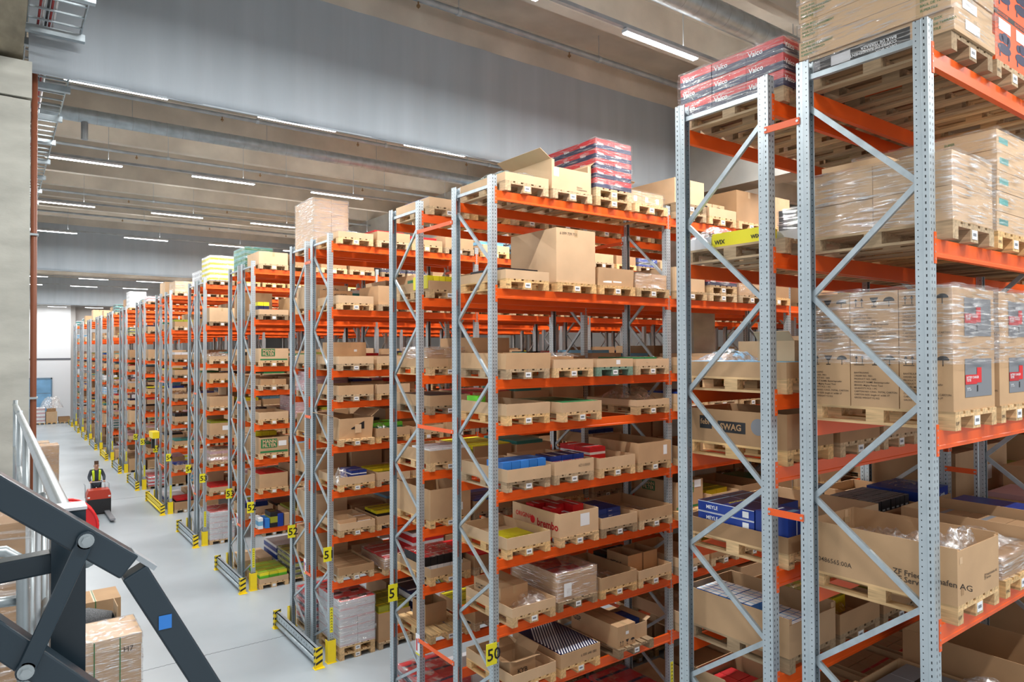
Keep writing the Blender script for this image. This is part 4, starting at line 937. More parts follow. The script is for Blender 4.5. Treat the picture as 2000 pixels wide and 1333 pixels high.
s = A(1, 2, dx=.32, dy=-.12, tone=TONE[3], rz=0); o = s.carton(.40, 1.1, .34, 'card', 'long carton lettered GSP', -.18, 0); lettering(o, 'GSP', '-X', (-.2, .5, .18), .11, M['ink'], .03); symbols(o, '-Y', (-.15, -.55, .03)); patch(o, '-Y', (-.02, -.55, .19), .07, .05, M['white'], 'paper_label'); s.openbox(.36, .7, .24, 'card2', 'open flapped carton beside the GSP carton', .22, -.1, flaps=2); s.fill(w=.15, d=.2, h=.15, nx=2, ny=2, mats=('blue','blue','blue'), desc='blue carton in flapped box', ox=.22, oy=-.1, z=.1)
# floor level
for n in range(4):
    s = A(0, n); red_stack(s, .2, 3, 'red and black cartons', film='film' if n % 2 else None, seed=n)
# second bay (seen behind the nearest rack)
B_ = lambda lev, n, **k: S_(1, 0, lev, 4+n, **k)
s = B_(8, 0, double=True); s.carton(.8, 1.1, .44, 'card2', 'large carton on two pallets')
s = B_(8, 1, tone=TONE[1]); s.tray(.16, 'card2')
for q in (0, 1):
    o = s.carton(.36, .5, .2, 'card2', ('first','second')[q]+' pale carton with hand holes', -.18+q*.38, -.1, .1); patch(o, '-Y', (-.05, -.25, .12), .1, .03, M['black'], 'hand_hole')
s = B_(8, 2); s.carton(.8, 1.1, .6, 'card3', 'tall dark brown carton')
s = B_(7, 0); s.carton(.8, 1.1, .42, 'card2', 'plain carton')
s = B_(7, 1, double=True); red_stack(s, .14, 2)
s = B_(7, 2); s.stack(2, 2, 1, .4, .6, .3, desc='film wrapped cartons')
for lev, n in ((6,0),(6,1),(6,2),(5,0),(5,1),(5,2),(4,0),(4,1),(4,2),(2,0),(2,1),(2,2)):
    s = B_(lev, n); s.tray((.14,.2,.16)[(lev+n) % 3], ('card','card2','card3')[(lev*2+n) % 3]); 
    if (lev+n) % 2: s.fill(w=.24, d=.34, h=.18, nx=3, ny=2, mats=(('yel','olive','yel'),('blue','white','blue'),('red','red','red'),('black','grey','black'))[(lev+2*n) % 4], desc=('yellow','blue','red','black')[(lev+2*n) % 4]+' carton', oy=-.2)
s = B_(3, 0); o = s.openbox(.72, 1.0, .50, 'card', 'tall open box with green MANN FILTER print'); mann(o, '-Y', (-.2, -.5, .28), .9); patch(o, '-Y', (.12, -.5, .36), .18, .13, M['white'], 'paper_label', .004); patch(o, '-Y', (-.36, -.5, .02), .72, .04, M['green']); mann(o, '-X', (-.36, .3, .28), .9)
s = B_(3, 1); s.tray(.2, 'card2'); s.fill(w=.3, d=.4, h=.17, nx=2, ny=2, mats=('yel','yel','olive'), desc='yellow carton', z=.06)
s = B_(3, 2); s.tray(.25, 'card3')

# second rack, far row -----------------------------------------------------------------------------
R = lambda lev, n, **k: S_(1, 1, lev, n, **k)
s = R(8, 0); o = s.tray(.15, 'card2', desc='low tray with blue board'); MB().box(-.38, .38, -.5, .3, .15, .165).build('board', M['blue'], o)
s = R(7, 0); s.tray(.15, 'card'); s.fill(w=.11, d=.24, h=.22, nx=7, ny=2, mats=('yel','yel','olive'), desc='bright yellow filter carton', oy=-.3, z=.02); s.fill(w=.2, d=.3, h=.2, nx=3, ny=1, mats=('green','yel','green'), desc='green and yellow carton', oy=.2, z=.02); s.bag(.7, .5, .1, 0, .1, .22, seed=31)
s = R(6, 0); s.carton(.8, 1.15, .14, 'card', 'flat carton'); s.carton(.72, .9, .18, 'card3', 'film covered carton lying on flat carton', 0, 0, .14); s.wrap(.2, 'filmd', w=.75, d=.93)
s = R(5, 0); s.tray(.18, 'card', desc='tray with black sheets on top'); s.fill(w=.7, d=.5, h=.17, nx=1, ny=2, mats=('black','black','black'), desc='flat black carton', z=.01)
s = R(4, 0, tone=TONE[1]); s.tray(.2, 'card'); s.fill(w=.12, d=.3, h=.2, nx=6, ny=2, mats=('white','black','lgrey'), desc='white and black carton', oy=-.25, z0=.1, z1=.3, z=.03)
s = R(3, 0, tone=TONE[5], stamp='EPAL'); o = s.openbox(.8, 1.2, .5, 'card', 'tall open empty carton with paper label'); patch(o, '-Y', (.1, -.6, .1), .14, .13, M['white'], 'paper_label')
s = R(2, 0, tone=TONE[5]); s.tray(.14, 'card'); s.fill(w=.12, d=.36, h=.27, nx=6, ny=2, mats=('black','white','red'), desc='red and black upright carton', z=.01, z0=.0, z1=.4); s.bag(.7, .8, .08, 0, 0, .28, seed=33)
s = R(1, 0, tone=(1.05,.95,.75)); s.openbox(.42, .46, .36, 'card3', 'small open carton on bare pallet', -.05, .05)
s = R(0, 0, tone=TONE[4]); red_stack(s, .19, 4, 'wrapped red and black cartons', 'filmd', 9)
s = R(8, 1); s.tray(.14, 'card2'); s = R(7, 1); o = s.carton(.8, 1.1, .33, 'card3', 'brown carton with green MANN print'); mann(o, '-Y', (-.2, -.55, .1)); s = R(6, 1); s.carton(.8, 1.1, .5, 'card3', 'dark brown carton')
for lev in (1, 2, 3, 4, 5):
    s = R(lev, 1); s.tray(.2, 'card3'); s.fill(w=.26, d=.36, h=.2, nx=3, ny=3, mats=(('blue','navy','blue'),('yel','olive','yel'),('red','red','red'))[lev % 3], desc=('dark blue','olive yellow','red')[lev % 3]+' carton')

# third rack, near row ------------------------------------------------------------------------------
A = lambda lev, n, **k: S_(2, 0, lev, n, **k)
s = A(8, 0, tone=TONE[1]); s.tray(.12, 'card2', desc='low tray with blue and white film bag'); s.bag(.8, 1.1, .24, 0, 0, .06, seed=41, desc='blue white film bag'); s.fill(w=.3, d=.5, h=.1, nx=2, ny=2, mats=('sky','white','sky'), desc='pale blue carton')
s = A(7, 0, tone=TONE[1]); s.tray(.16, 'card2'); o = s.put('carton', carton_mesh(.78, .1, .34, M['card3']), 'upright brown board carton with printing, '+s.where, 'carton', 0, .54, .01); lettering(o, 'einstein', '-Y', (-.05, -.05, .22), .1, M['black'], .01)
s = A(7, 1, dx=.04); s.carton(.72, 1.0, .42, 'card', 'plain carton')
s = A(6, 0); s.tray(.16, 'card2'); o = s.carton(.78, .6, .46, 'card', 'tall carton standing in tray', .1, .28, .01); patch(o, '-Y', (.1, -.3, .25), .07, .05, M['white'], 'paper_label')
s = A(6, 1); s.tray(.16, 'card2')
s = A(5, 0); s.tray(.2, 'card'); s = A(5, 1); s.tray(.2, 'card2')
s = A(4, 0, tone=TONE[1], dy=-.05); o = s.openbox(.76, 1.0, .45, 'card', 'carton with torn open front and black lining', dent=.08, flaps=2); patch(o, '-Y', (-.1, -.5, .2), .3, .2, M['black'], 'torn_hole', .004); MB().box(-.02, .12, -.53, -.512, .12, .3).build('torn_flap', M['card2'], o)
s = A(4, 1); s.tray(.18, 'card'); s.fill(w=.24, d=.3, h=.26, nx=3, ny=2, mats=('lgreen','green','lgreen'), desc='bright green carton'); s.bag(.4, .5, .3, -.2, -.3, .05, seed=43)
s = A(3, 0, tone=TONE[5], dy=-.05); s.tray(.16, 'card2'); s.fill(w=.17, d=.3, h=.12, nx=2, ny=2, nz=2, mats=('blue','white','blue'), desc='royal blue carton', ox=.1, oy=-.15, z0=.35, z1=.55); s.bag(.3, .3, .5, -.32, -.45, 0, seed=45, desc='clear film hanging at the upright')
s = A(3, 1); s.tray(.17, 'card2'); s.fill(w=.24, d=.3, h=.16, nx=3, ny=2, mats=('yel','olive','yel'), desc='olive yellow carton', z=.03)
s = A(2, 0, tone=TONE[4], dy=-.05); s.tray(.14, 'card2'); s.openbox(.42, .5, .18, 'card2', 'pale open box in tray', -.17, -.2, .01); s.fill(w=.3, d=.5, h=.16, nx=1, ny=1, mats=('card','white','card'), desc='brown carton with white edge', ox=.22, oy=-.2)
s = A(2, 1); s.tray(.16, 'card'); s.fill(w=.28, d=.3, h=.2, nx=2, ny=2, mats=('yel','black','yel'), desc='yellow and black carton')
s = A(1, 1, dx=.1, dy=-.15, tone=TONE[4]); s.tray(.2, 'card3'); s.fill(w=.24, d=.36, h=.15, nx=3, ny=3, nz=1, mats=('red','white','red'), desc='red and white carton', z=.08); s.wrap(.25, 'filmd')
s = A(1, 0); s.tray(.16, 'card3', desc='brown tray set back'); s.fill(w=.34, d=.5, h=.12, nx=2, ny=2, mats=('card3','card','card3'), desc='brown flat carton')
s = A(0, 0, double=True, tone=TONE[1], dx=.02)
t = s.stack(2, 3, 5, .4, .4, .19, mats=('lgrey','pink','redp'), desc='tall white wrapped stack with red tops', film='filmd', seed=12, z0=.06, z1=.16)
for o in [c for c in t.children if c.name.startswith('carton') and c.location.z > .7]: patch(o, '+Z', (-.12, -.1, .187), .2, .14, M['black']); lettering(o, 'Vaico', '+Z', (-.15, -.17, .188), .08, M['white'], .03)
s = A(0, 1, tone=TONE[2], dx=.03); s.openbox(.78, 1.1, .62, 'card', 'tall open box of olive cartons'); s.fill(w=.24, d=.34, h=.3, nx=3, ny=3, mats=('olive','yel','olive'), desc='olive and yellow carton', z=.45, z0=.0, z1=.6)
s = A(0, 2); s.stack(2, 2, 3, .4, .6, .3, mats=('navy','white','navy'), desc='navy and white cartons', film=None)
# third rack, far row
R = lambda lev, n, **k: S_(2, 1, lev, n, **k)
s = R(8, 0); s.stack(2, 3, 3, .41, .41, .36, m='card2', desc='tall wrapped carton tower', film='filmd', seed=14)
s = R(7, 0); o = s.openbox(.8, 1.15, .5, 'card2', 'large open carton printed TOP'); lettering(o, 'einzeln\nTO', '-Y', (-.2, -.575, .34), .14, M['ink'], .01)
s = R(6, 0); s.tray(.2, 'card2'); s = R(5, 0); s.stack(1, 2, 5, .8, .6, .09, m='pink', desc='wrapped flat pale cartons', film='filmd', seed=3)
s = R(4, 0); s.carton(.8, 1.1, .4, 'card3', 'brown carton'); s = R(3, 0); s.carton(.78, 1.1, .45, 'card', 'tan carton with dots')
s = R(2, 0); s.carton(.8, 1.1, .5, 'card2', 'pale carton'); s = R(1, 0); s.stack(1, 2, 3, .8, .6, .2, m='card', desc='tan cartons', film=None); s = R(0, 0); red_stack(s, .19, 4, 'red cartons in film', 'filmd')

# fourth rack, near row ------------------------------------------------------------------------------
A = lambda lev, n, **k: S_(3, 0, lev, n, full=False, **k)
s = A(8, 0); s.carton(.8, 1.1, .34, 'card2', 'pale closed carton'); s = A(8, 1); s.carton(.5, 1.0, .4, 'card3', 'tall brown carton')
s = A(7, 0); s.tray(.14, 'card2'); s.fill(w=.15, d=.3, h=.35, nx=2, ny=2, nz=1, mats=('yel','navy','yel'), desc='yellow and dark battery carton', ox=-.2); s = A(7, 1); s.carton(.78, 1.1, .5, 'card', 'tan carton')
s = A(6, 0, tone=TONE[1]); o = s.openbox(.8, 1.2, .36, 'card2', 'open box with green MANN FILTER print'); mann(o, '-Y', (-.35, -.6, .14), 1.1); patch(o, '-Y', (-.38, -.6, .03), .75, .04, M['green'])
s = A(5, 0); s.carton(.7, 1.1, .16, 'card3', 'brown flat parcel'); s = A(4, 0, tone=TONE[1]); s.tray(.2, 'card2'); s = A(4, 1); s.stack(1, 2, 6, .7, .55, .1, m='pink', desc='wrapped pale paper stack', film='filmd')
s = A(3, 0, tone=TONE[1]); o = s.openbox(.8, 1.2, .45, 'card', 'deep open box with green MANN FILTER print'); mann(o, '-Y', (-.36, -.6, .16), 1.3); patch(o, '-Y', (-.38, -.6, .03), .76, .05, M['green']); patch(o, '-Y', (.12, -.6, .2), .22, .14, M['white'], 'paper_label'); s.fill(w=.2, d=.3, h=.12, nx=3, ny=1, mats=('yel','yel','yel'), desc='yellow carton', oy=.3, z=.42)
s = A(2, 0, tone=TONE[1]); o = s.openbox(.78, 1.15, .4, 'card', 'open box of red cartons'); s.fill(w=.23, d=.3, h=.12, nx=3, ny=3, mats=('red','pink','red'), desc='red flat carton', z=.26)
s = A(1, 0, nopallet=True)
for q, (w, h, mm, nm) in enumerate(((.12,.3,('white','sky','white'),'white and pale blue'),(.12,.26,('lblue','lblue','lblue'),'bright blue'),(.2,.42,('black','olive','black'),'black and yellow'),(.16,.36,('blue','blue','navy'),'navy blue'),(.14,.34,('card','card','card'),'tan'))):
    s.put('carton', sbox_mesh(w, .5, h, tuple(M[z] for z in mm)), mk(nm+' upright carton', s.where), 'carton', -.35+q*.18, -.3, -.144)
MB_ = MB().box(-.5, 1.4, -.6, .6, -.02, 0); 
s = A(0, 0, tone=TONE[1]); s.tray(.14, 'card2'); s.fill(w=.24, d=.36, h=.26, nx=3, ny=3, mats=('yel','lgreen','olive'), desc='yellow green carton', z=.02)
s = A(0, 1); s.stack(2, 3, 4, .4, .4, .16, mats=('olive','black','olive'), desc='wrapped dark olive cartons', film='film')
# fifth rack
A = lambda lev, n, **k: S_(4, 0, lev, n, full=False, **k)
s = A(8, 0); s.stack(2, 3, 5, .4, .4, .17, mats=('white','yel','lgrey'), desc='film wrapped white and yellow jug cartons', film='film', seed=4, z0=.1, z1=.6)
s = A(7, 0); s.carton(.8, 1.1, .48, 'card2', 'large tan carton'); s = A(6, 0); s.tray(.12, 'card2'); s.bag(.9, 1.0, .3, 0, 0, .05, seed=51, desc='white plastic bags heap')
s = A(5, 0); s.tray(.2, 'card'); s = A(4, 0); s.carton(.78, 1.1, .34, 'card', 'tan carton'); s = A(3, 0); o = s.openbox(.8, 1.2, .4, 'card', 'open box with paper label and olive parts'); patch(o, '-Y', (.0, -.6, .15), .22, .15, M['white'], 'paper_label'); s.fill(w=.7, d=.5, h=.14, nx=1, ny=2, mats=('olive','olive','olive'), desc='olive flat carton', z=.3)
s = A(2, 0); s.stack(2, 2, 2, .36, .5, .22, mats=('card','pink','card'), desc='open film over tan cartons', film='film'); s.bag(.9, .9, .5, 0, -.1, .1, seed=53, desc='white clear plastic sheet slumped over cartons')
s = A(1, 0); s.tray(.14, 'card2'); s.fill(w=.24, d=.36, h=.14, nx=3, ny=3, mats=('red','lgrey','red'), desc='red and grey carton'); s = A(0, 0, tone=TONE[1]); s.stack(2, 3, 5, .4, .4, .19, mats=('lgrey','pink','redp'), desc='film wrapped white stack with red tops', film='filmd', z0=.06, z1=.16)
# fourth rack far row: green wrapped boxes on top
s = S_(3, 1, 8, 0, full=False); s.stack(2, 3, 4, .4, .4, .16, mats=('teal','green','teal'), desc='film wrapped teal green cartons', film='film')
# sixth rack
A = lambda lev, n, **k: S_(5, 0, lev, n, full=False, **k)
s = A(8, 0); s.stack(1, 2, 3, .8, .6, .15, m='card2', desc='film wrapped pale cartons', film='film'); s = A(0, 0); s.tray(.3, 'card3'); s.fill(w=.3, d=.4, h=.3, nx=2, ny=2, mats=('red','black','red'), desc='red tool case carton', z=.1)
s = S_(6, 0, 8, 0, full=False); s.stack(2, 3, 2, .4, .4, .12, mats=('pink','white','pink'), desc='film wrapped pink and white cartons', film='film')
s = S_(7, 0, 8, 0, full=False); s.stack(2, 3, 4, .4, .4, .22, mats=('white','lgrey','white'), desc='tall white grey wrapped cartons', film='film')
s = S_(10, 0, 8, 0, full=False); s.carton(.8, 1.1, .75, 'card2', 'large pale carton'); s = S_(9, 0, 8, 0, full=False); s.carton(.8, 1.1, .4, 'card2', 'tan carton')
# ------------------------------------------------------------------ remaining pallet positions
VIS = set(tuple(map(int, q.split('.'))) for q in '''0.0.6.0 0.0.5.0 0.0.6.1 0.0.4.0 0.0.3.0 0.1.8.0 0.0.6.2 0.1.7.0 0.1.5.0 0.1.6.0 0.1.3.0 0.1.8.2 0.0.5.1 0.1.4.0 0.1.8.1 1.0.8.0 1.1.1.0 1.0.8.1 1.0.7.0 1.0.6.0 1.0.5.0 1.0.2.0 1.0.4.0 1.0.3.0 1.0.8.3 1.0.5.3 1.0.1.2 0.1.5.1 1.0.7.1 0.0.6.3 1.0.5.1 0.0.4.1 1.1.8.0 0.0.3.1 0.1.5.2 1.0.6.1 0.0.5.3 0.1.3.1 1.1.2.0 1.0.3.1 0.0.5.2 1.0.7.2 1.0.4.1 1.1.7.0 1.0.6.2 1.0.1.0 1.1.3.0 1.1.6.0 2.0.8.0 1.0.2.1 1.1.4.0 1.0.4.2 1.1.5.0 1.0.1.1 1.0.7.3 1.0.6.3 2.0.6.0 2.0.4.0 1.0.8.5 2.0.7.0 1.1.8.2 1.0.3.2 1.0.2.2 1.0.4.3 2.0.5.0 2.0.3.0 1.0.3.3 2.0.1.0 2.0.2.0 1.1.8.1 1.0.2.3 0.1.3.2 1.0.8.6 2.0.8.1 3.0.8.0 1.0.7.4 1.1.3.1 0.0.5.4 3.0.7.0 1.0.7.6 3.0.6.0 3.0.5.0 1.0.1.4 1.1.3.4 3.0.4.0 2.0.8.2 1.0.2.5 3.0.2.0 3.0.3.0 2.0.4.1 1.1.1.1 0.1.7.1 2.0.8.3 0.1.7.3 1.1.8.5 0.1.8.3 2.0.7.1 2.0.0.1 3.0.8.3 1.1.8.4 3.0.0.0 1.0.5.6 0.1.7.4 2.0.4.2 1.1.0.5 1.0.2.4 1.0.7.7 4.0.8.0 2.0.6.1 4.0.8.2 3.0.8.2 4.0.6.0 2.0.5.1 2.0.3.1 2.0.1.1 2.0.8.4 1.1.8.6 4.0.5.0 4.0.2.0 2.0.4.3 1.1.2.1 1.0.5.5 2.0.8.8 1.1.3.3 4.0.7.0 4.0.4.0 0.1.7.2 4.0.3.0 1.1.8.3 2.0.2.1 1.0.5.4 2.0.8.9 4.0.1.0 3.0.8.4 1.0.3.4 1.0.3.11 2.0.8.10 2.0.7.5 2.1.0.0 5.0.8.0 1.1.0.6 5.0.6.0 4.0.0.0 2.1.4.0 3.1.1.0 1.1.3.8 5.0.7.0 3.0.8.1 2.1.6.0 5.0.5.0 5.0.3.0 5.0.2.0 1.0.2.6 1.1.3.9 4.0.8.1 2.1.5.4 1.0.6.4 2.1.2.0 2.1.1.0 4.0.0.2 2.1.8.0 2.0.4.4 1.0.4.4 5.0.4.0 2.0.7.8 2.0.7.2 0.1.4.5 2.1.7.0 2.1.5.0 2.1.3.0 1.1.0.4 1.1.8.7 5.0.8.1 5.0.0.0 2.0.7.6 5.0.1.0 4.0.8.3 2.0.7.3 6.0.0.1 5.0.8.4 1.1.6.1 1.0.7.9 4.0.2.1 3.1.0.0 3.0.0.1 1.1.4.4 1.1.0.3 3.1.4.0 5.0.8.2 4.0.3.2 2.0.7.14 6.0.8.0 3.1.6.0 6.1.5.0 6.0.7.0 6.0.6.0 2.0.7.7 6.0.3.1 2.0.7.10 2.0.0.2 6.0.4.0 3.0.2.1 6.1.3.0 5.0.2.1 3.0.8.5 1.0.3.9 3.1.7.0 1.0.3.8 7.0.8.0 6.0.1.0 6.0.0.0 2.0.8.5 1.1.3.5 6.0.2.1 5.0.2.2 3.1.8.0 2.1.5.2 7.0.7.0 0.1.7.6 7.0.3.0 7.0.2.0 5.1.6.0 6.0.4.1 4.0.4.1 3.1.5.0 7.0.2.1 6.0.2.0 8.0.6.0 7.0.1.0 6.0.8.1 5.1.4.0 4.0.3.3 3.1.3.0 3.1.2.0 9.0.2.0 7.0.5.0 4.1.7.0 0.1.7.5 7.0.6.0 7.0.4.0 7.0.0.0 2.0.7.9 9.0.7.0 8.0.8.0 8.0.3.0 8.0.1.1 7.0.1.1 6.0.8.3 4.1.6.0 4.1.4.0 4.0.4.2 2.1.7.5 8.0.5.0 4.1.1.0 3.0.4.1 2.0.7.17 2.0.3.2 1.0.8.7 5.1.5.0 4.1.8.0 4.0.1.1 2.0.7.11 8.0.4.0 7.0.8.2 5.1.7.0 3.0.6.1 3.0.5.1 2.0.2.2 1.1.5.3 9.0.0.0 8.0.0.0 5.1.2.0 5.1.1.0 4.0.3.1 2.1.8.3 1.1.7.1 1.1.3.2 9.0.8.0 9.0.6.0 9.0.4.0 9.0.3.0 8.1.1.0 8.0.2.0 6.1.4.2 5.1.8.0'''.split())  # pallet positions built as single things
GAPH = {0: 1.3, 1: .62, 2: .60, 3: .60, 4: .60, 5: .30, 6: .36, 7: .8, 8: .55}
PAL_ST = MB(); LOAD = MB()
LM = [M['card'], M['card2'], M['card3'], M['red'], M['blue'], M['yel'], M['lgrey'], M['black'], M['green'], M['pink'], M['olive'], M['navy'], M['teal'], M['sky']]
COLS = {'red': 3, 'blue': 4, 'yellow': 5, 'pale grey': 6, 'black': 7, 'green': 8, 'pink': 9, 'olive': 10, 'navy': 11, 'teal': 12, 'light blue': 13}
MN = {'red':'red','blue':'blue','yellow':'yel','pale grey':'lgrey','black':'black','green':'green','pink':'pink','olive':'olive','navy':'navy','teal':'teal','light blue':'sky'}
def spec(i, row, lev, n):
    r = random.Random(i*1009+row*577+lev*101+n*17); hm = GAPH.get(lev, .5)
    if i == 0 and row == 0: hm = .8
    k = r.random(); c = r.choice(list(COLS))
    if k < .10: return None
    if lev == 0: kind = 'stack' if k < .6 else 'carton'
    elif lev >= 7: kind = 'carton' if k < .4 else 'tray' if k < .75 else 'stack'
    elif lev in (5, 6): kind = 'tray' if k < .85 else 'carton'
    else: kind = 'tray' if k < .70 else 'carton' if k < .86 else 'stack'
    if i <= 1 and n >= 3 and kind == 'stack': kind = 'carton'
    h = r.uniform(.13, .22) if kind == 'tray' else min(hm, r.uniform(.25, .8))
    return kind, h, c, r
def visible(i, row, lev, n): return (i, row, lev, n) in VIS if VIS is not None else False
nind = 0
for i in range(len(RACK_Y)):
    for row in (0, 1):
        for lev in range(len(levels(i, row))+1):
            for n in range(NB[i]*4):
                if (i, row, lev, n) in DONE: continue
                sp = spec(i, row, lev, n)
                if sp is None: continue
                if i == 1 and row == 0 and (lev, n) in ((5,2),(1,3)): continue
                kind, h, c, r = sp
                if visible(i, row, lev, n):
                    nind += 1
                    s = Slot(i, row, lev, n, full=i < 2 and n < 5, dx=r.uniform(-.02,.02), dy=r.uniform(-.03,.03))
                    cm = r.choice(('card','card2','card','card3'))
                    if kind == 'tray':
                        s.tray(round(h*25)/25, cm)
                        if r.random() < .75:
                            ny = r.choice((1, 2)); s.fill(w=.24 if ny == 2 else .36, d=.38, h=round((h+.06)*20)/20, nx=3 if ny == 2 else 2, ny=ny, mats=(MN[c], r.choice((MN[c],'white','black')), MN[c]), desc=c+' carton')
                        if r.random() < .2: s.bag(.7, .9, .2, 0, 0, .1, seed=r.randrange(9))
                    elif kind == 'carton':
                        if r.random() < .3: s.openbox(.78, 1.15, round(h*10)/10, cm, 'open cardboard box')
                        else: s.carton(.78, 1.15, round(h*10)/10, cm, 'closed cardboard carton', label_patch=r.choice((0,0,1)))
                    else:
                        nz = max(1, int(h/.16)); s.stack(2, 3, nz, .4, .4, .16, mats=(MN[c], r.choice(('white','black','lgrey')), MN[c]), desc='film wrapped stack of %s cartons' % c, film='film', seed=r.randrange(6))
                    continue
                bay, sl_ = divmod(n, 4)
                x = bay*P+.585+sl_*.885+r.uniform(-.02,.02); y = row_y(i, row)+FD/2+r.uniform(-.03,.03); z = 0 if lev == 0 else levels(i, row)[lev-1]-BT
                pallet_mb(PAL_ST, x, y, z, 0, None, True)
                z += .144; mi = r.choice((0, 0, 1, 2))
                if kind == 'tray':
                    LOAD.box(x-.4, x+.4, y-.6, y+.6, z, z+h, mi)
                    if r.random() < .7: LOAD.box(x-.37, x+r.uniform(0,.37), y-.56, y+.5, z+h, z+h+.06, COLS[c])
                elif kind == 'carton': LOAD.box(x-.39, x+.39, y-.57, y+.57, z, z+h, mi)
                else:
                    nz = max(1, int(h/.2))
                    for q in range(nz): LOAD.box(x-.4, x+.4, y-.6, y+.6, z+q*.2, z+q*.2+.13, COLS[c]); LOAD.box(x-.398, x+.398, y-.598, y+.598, z+q*.2+.13, z+q*.2+.199, 6)
o = PAL_ST.build('distant_pallets', M['woodx']); tag(o, 'many wooden pallets deep inside the racks and far down the hall', 'pallets', kind='stuff')
o = LOAD.build('distant_cartons', LM); tag(o, 'many cartons and trays deep inside the racks and far down the hall', 'cartons', kind='stuff')
# ------------------------------------------------------------------ mezzanine edge in the foreground
def atY(x, y, Y):
    d = FW + RT*((x-1000)/FPX) + UP*((666.5-y)/FPX); return CAM + d*((Y-CAM.y)/d.y)
tag(MB().box(-10, -5.42, -14, .95, 4.72, 4.90).box(-5.50, -5.42, -14, .95, 4.55, 4.98).build('floor', mat('mezzanine_deck', (.40,.41,.42), .7, nscale=3, namt=.15)), kind='structure')
GY = -6.40
g = thing('swing_gate', 'dark anthracite steel safety gate in the lower left foreground', 'gate')
def gbar(name, p, q, t=.05, dep=.05, y=GY, par=None):
    a, b = atY(*p, y), atY(*q, y); o = MB().bar(a, b, dep, t, up=Vector((0,0,1))).build(name, M['dark'], par or g)
    bv = o.modifiers.new('edge', 'BEVEL'); bv.width = .004; bv.segments = 2; return o
p0, p1 = atY(100, 1003, GY), atY(168, 1003, GY)
po = MB().box(p0.x, p1.x, GY, GY+.06, 4.90, p0.z).build('gate_post', M['dark'], g); MB().box(p0.x-.002, p1.x+.002, GY-.002, GY+.062, p0.z, p0.z+.006).build('post_cap', M['lgrey'], po)
MB().box(p0.x-.09, p1.x+.04, GY-.05, GY+.12, 4.90, 4.912).build('foot_plate', M['dark'], po)
gbar('upper_arm', (-60, 925), (250, 1104), .052, .05, GY-.06); gbar('falling_arm', (260, 1114), (440, 1395), .049, .048, GY-.0605)
gbar('lower_arm', (-60, 1205), (230, 1400), .052, .05, GY-.06); gbar('cross_tube', (-60, 1128), (102, 1096), .04, .045, GY+.03)
MB().bar(atY(256, 1079, GY-.06), atY(300, 1106, GY-.06), .045, .010).build('arm_stop', M['galv_d'], g)
st = gbar('link_strap', (168, 1056), (50, 1312), .030, .008, GY-.092)
for q in ((168, 1056), (50, 1312)):
    c = atY(*q, GY-.092); MB().cyl(c+Vector((0,.004,0)), c+Vector((0,-.004,0)), .0165, 18).build('strap_end', M['dark'], st)
    MB().cyl(c+Vector((0,-.004,0)), c+Vector((0,-.007,0)), .0135, 16).cyl(c+Vector((0,-.007,0)), c+Vector((0,-.015,0)), .009, 6).build('bolt', M['rail'], st)
sk = atY(318, 1208, GY-.06); MB().box(sk.x-.012, sk.x+.012, GY-.0865, GY-.086, sk.z-.014, sk.z+.014).build('blue_sticker', M['lblue'], g)
r = thing('guard_railing', 'galvanised tube guard railing along the mezzanine edge', 'railing')
MB().tube([(-5.455, -6.2, 6.06), (-5.46, -5.6, 6.06), (-5.46, -3, 6.03), (-5.46, .85, 5.985)], .024, 14).build('top_rail', M['rail'], r, smooth=True)
MB().tube([(-5.46, -5.9, 5.60), (-5.46, .85, 5.55)], .021, 12).build('middle_rail', M['rail'], r, smooth=True)
for y in (-5.75, -4.15, -2.5, -.9, .7): MB().cyl((-5.46, y, 4.90), (-5.46, y, 6.04), .021, 12).build('rail_post', M['rail'], r, smooth=True)
MB().tube([atY(-60, 1085, -5.95), atY(10, 1078, -5.95), atY(32, 1090, -5.95), atY(44, 1120, -5.95), atY(46, 1400, -5.95)], .014, 10).build('loop_rail', M['rail'], r, smooth=True)
MB().tube([atY(-60, 1185, -5.93), atY(44, 1172, -5.93)], .013, 10).build('loop_rail', M['rail'], r, smooth=True)
for k, (x, rr) in enumerate(((50, .012), (60, .014), (72, .013), (84, .014), (95, .012))):
    a = atY(x, 1050, -5.2+.1*k); MB().cyl((a.x, a.y, 4.90), (a.x, a.y, 6.0), rr, 10).build('bundle_tube', M['rail'] if k % 2 else M['galv_d'], r, smooth=True)
a = atY(20, 1010, -5.3)
t = thing('wrapped_carton', 'film wrapped brown carton standing behind the railing at left', 'carton', (a.x-.35, -4.95, 4.90))
link('carton', carton_mesh(.78, .7, 1.08, M['card3']), t); link('stretch_film', film_shell(.81, .73, 1.1, M['film'], 2), t)
o = link('plastic_bag', crumple_mesh(.9, 1.3, .55, M['bag'], 61), None, (-6.0, -3.2, 5.55)); tag(o, 'white padded film bags heaped beside the concrete column', 'bag')
t = link('carton', carton_mesh(.9, 1.3, .65, M['card']), None, (-6.0, -3.2, 4.90)); tag(t, 'brown carton under the white film bags behind railing', 'carton')
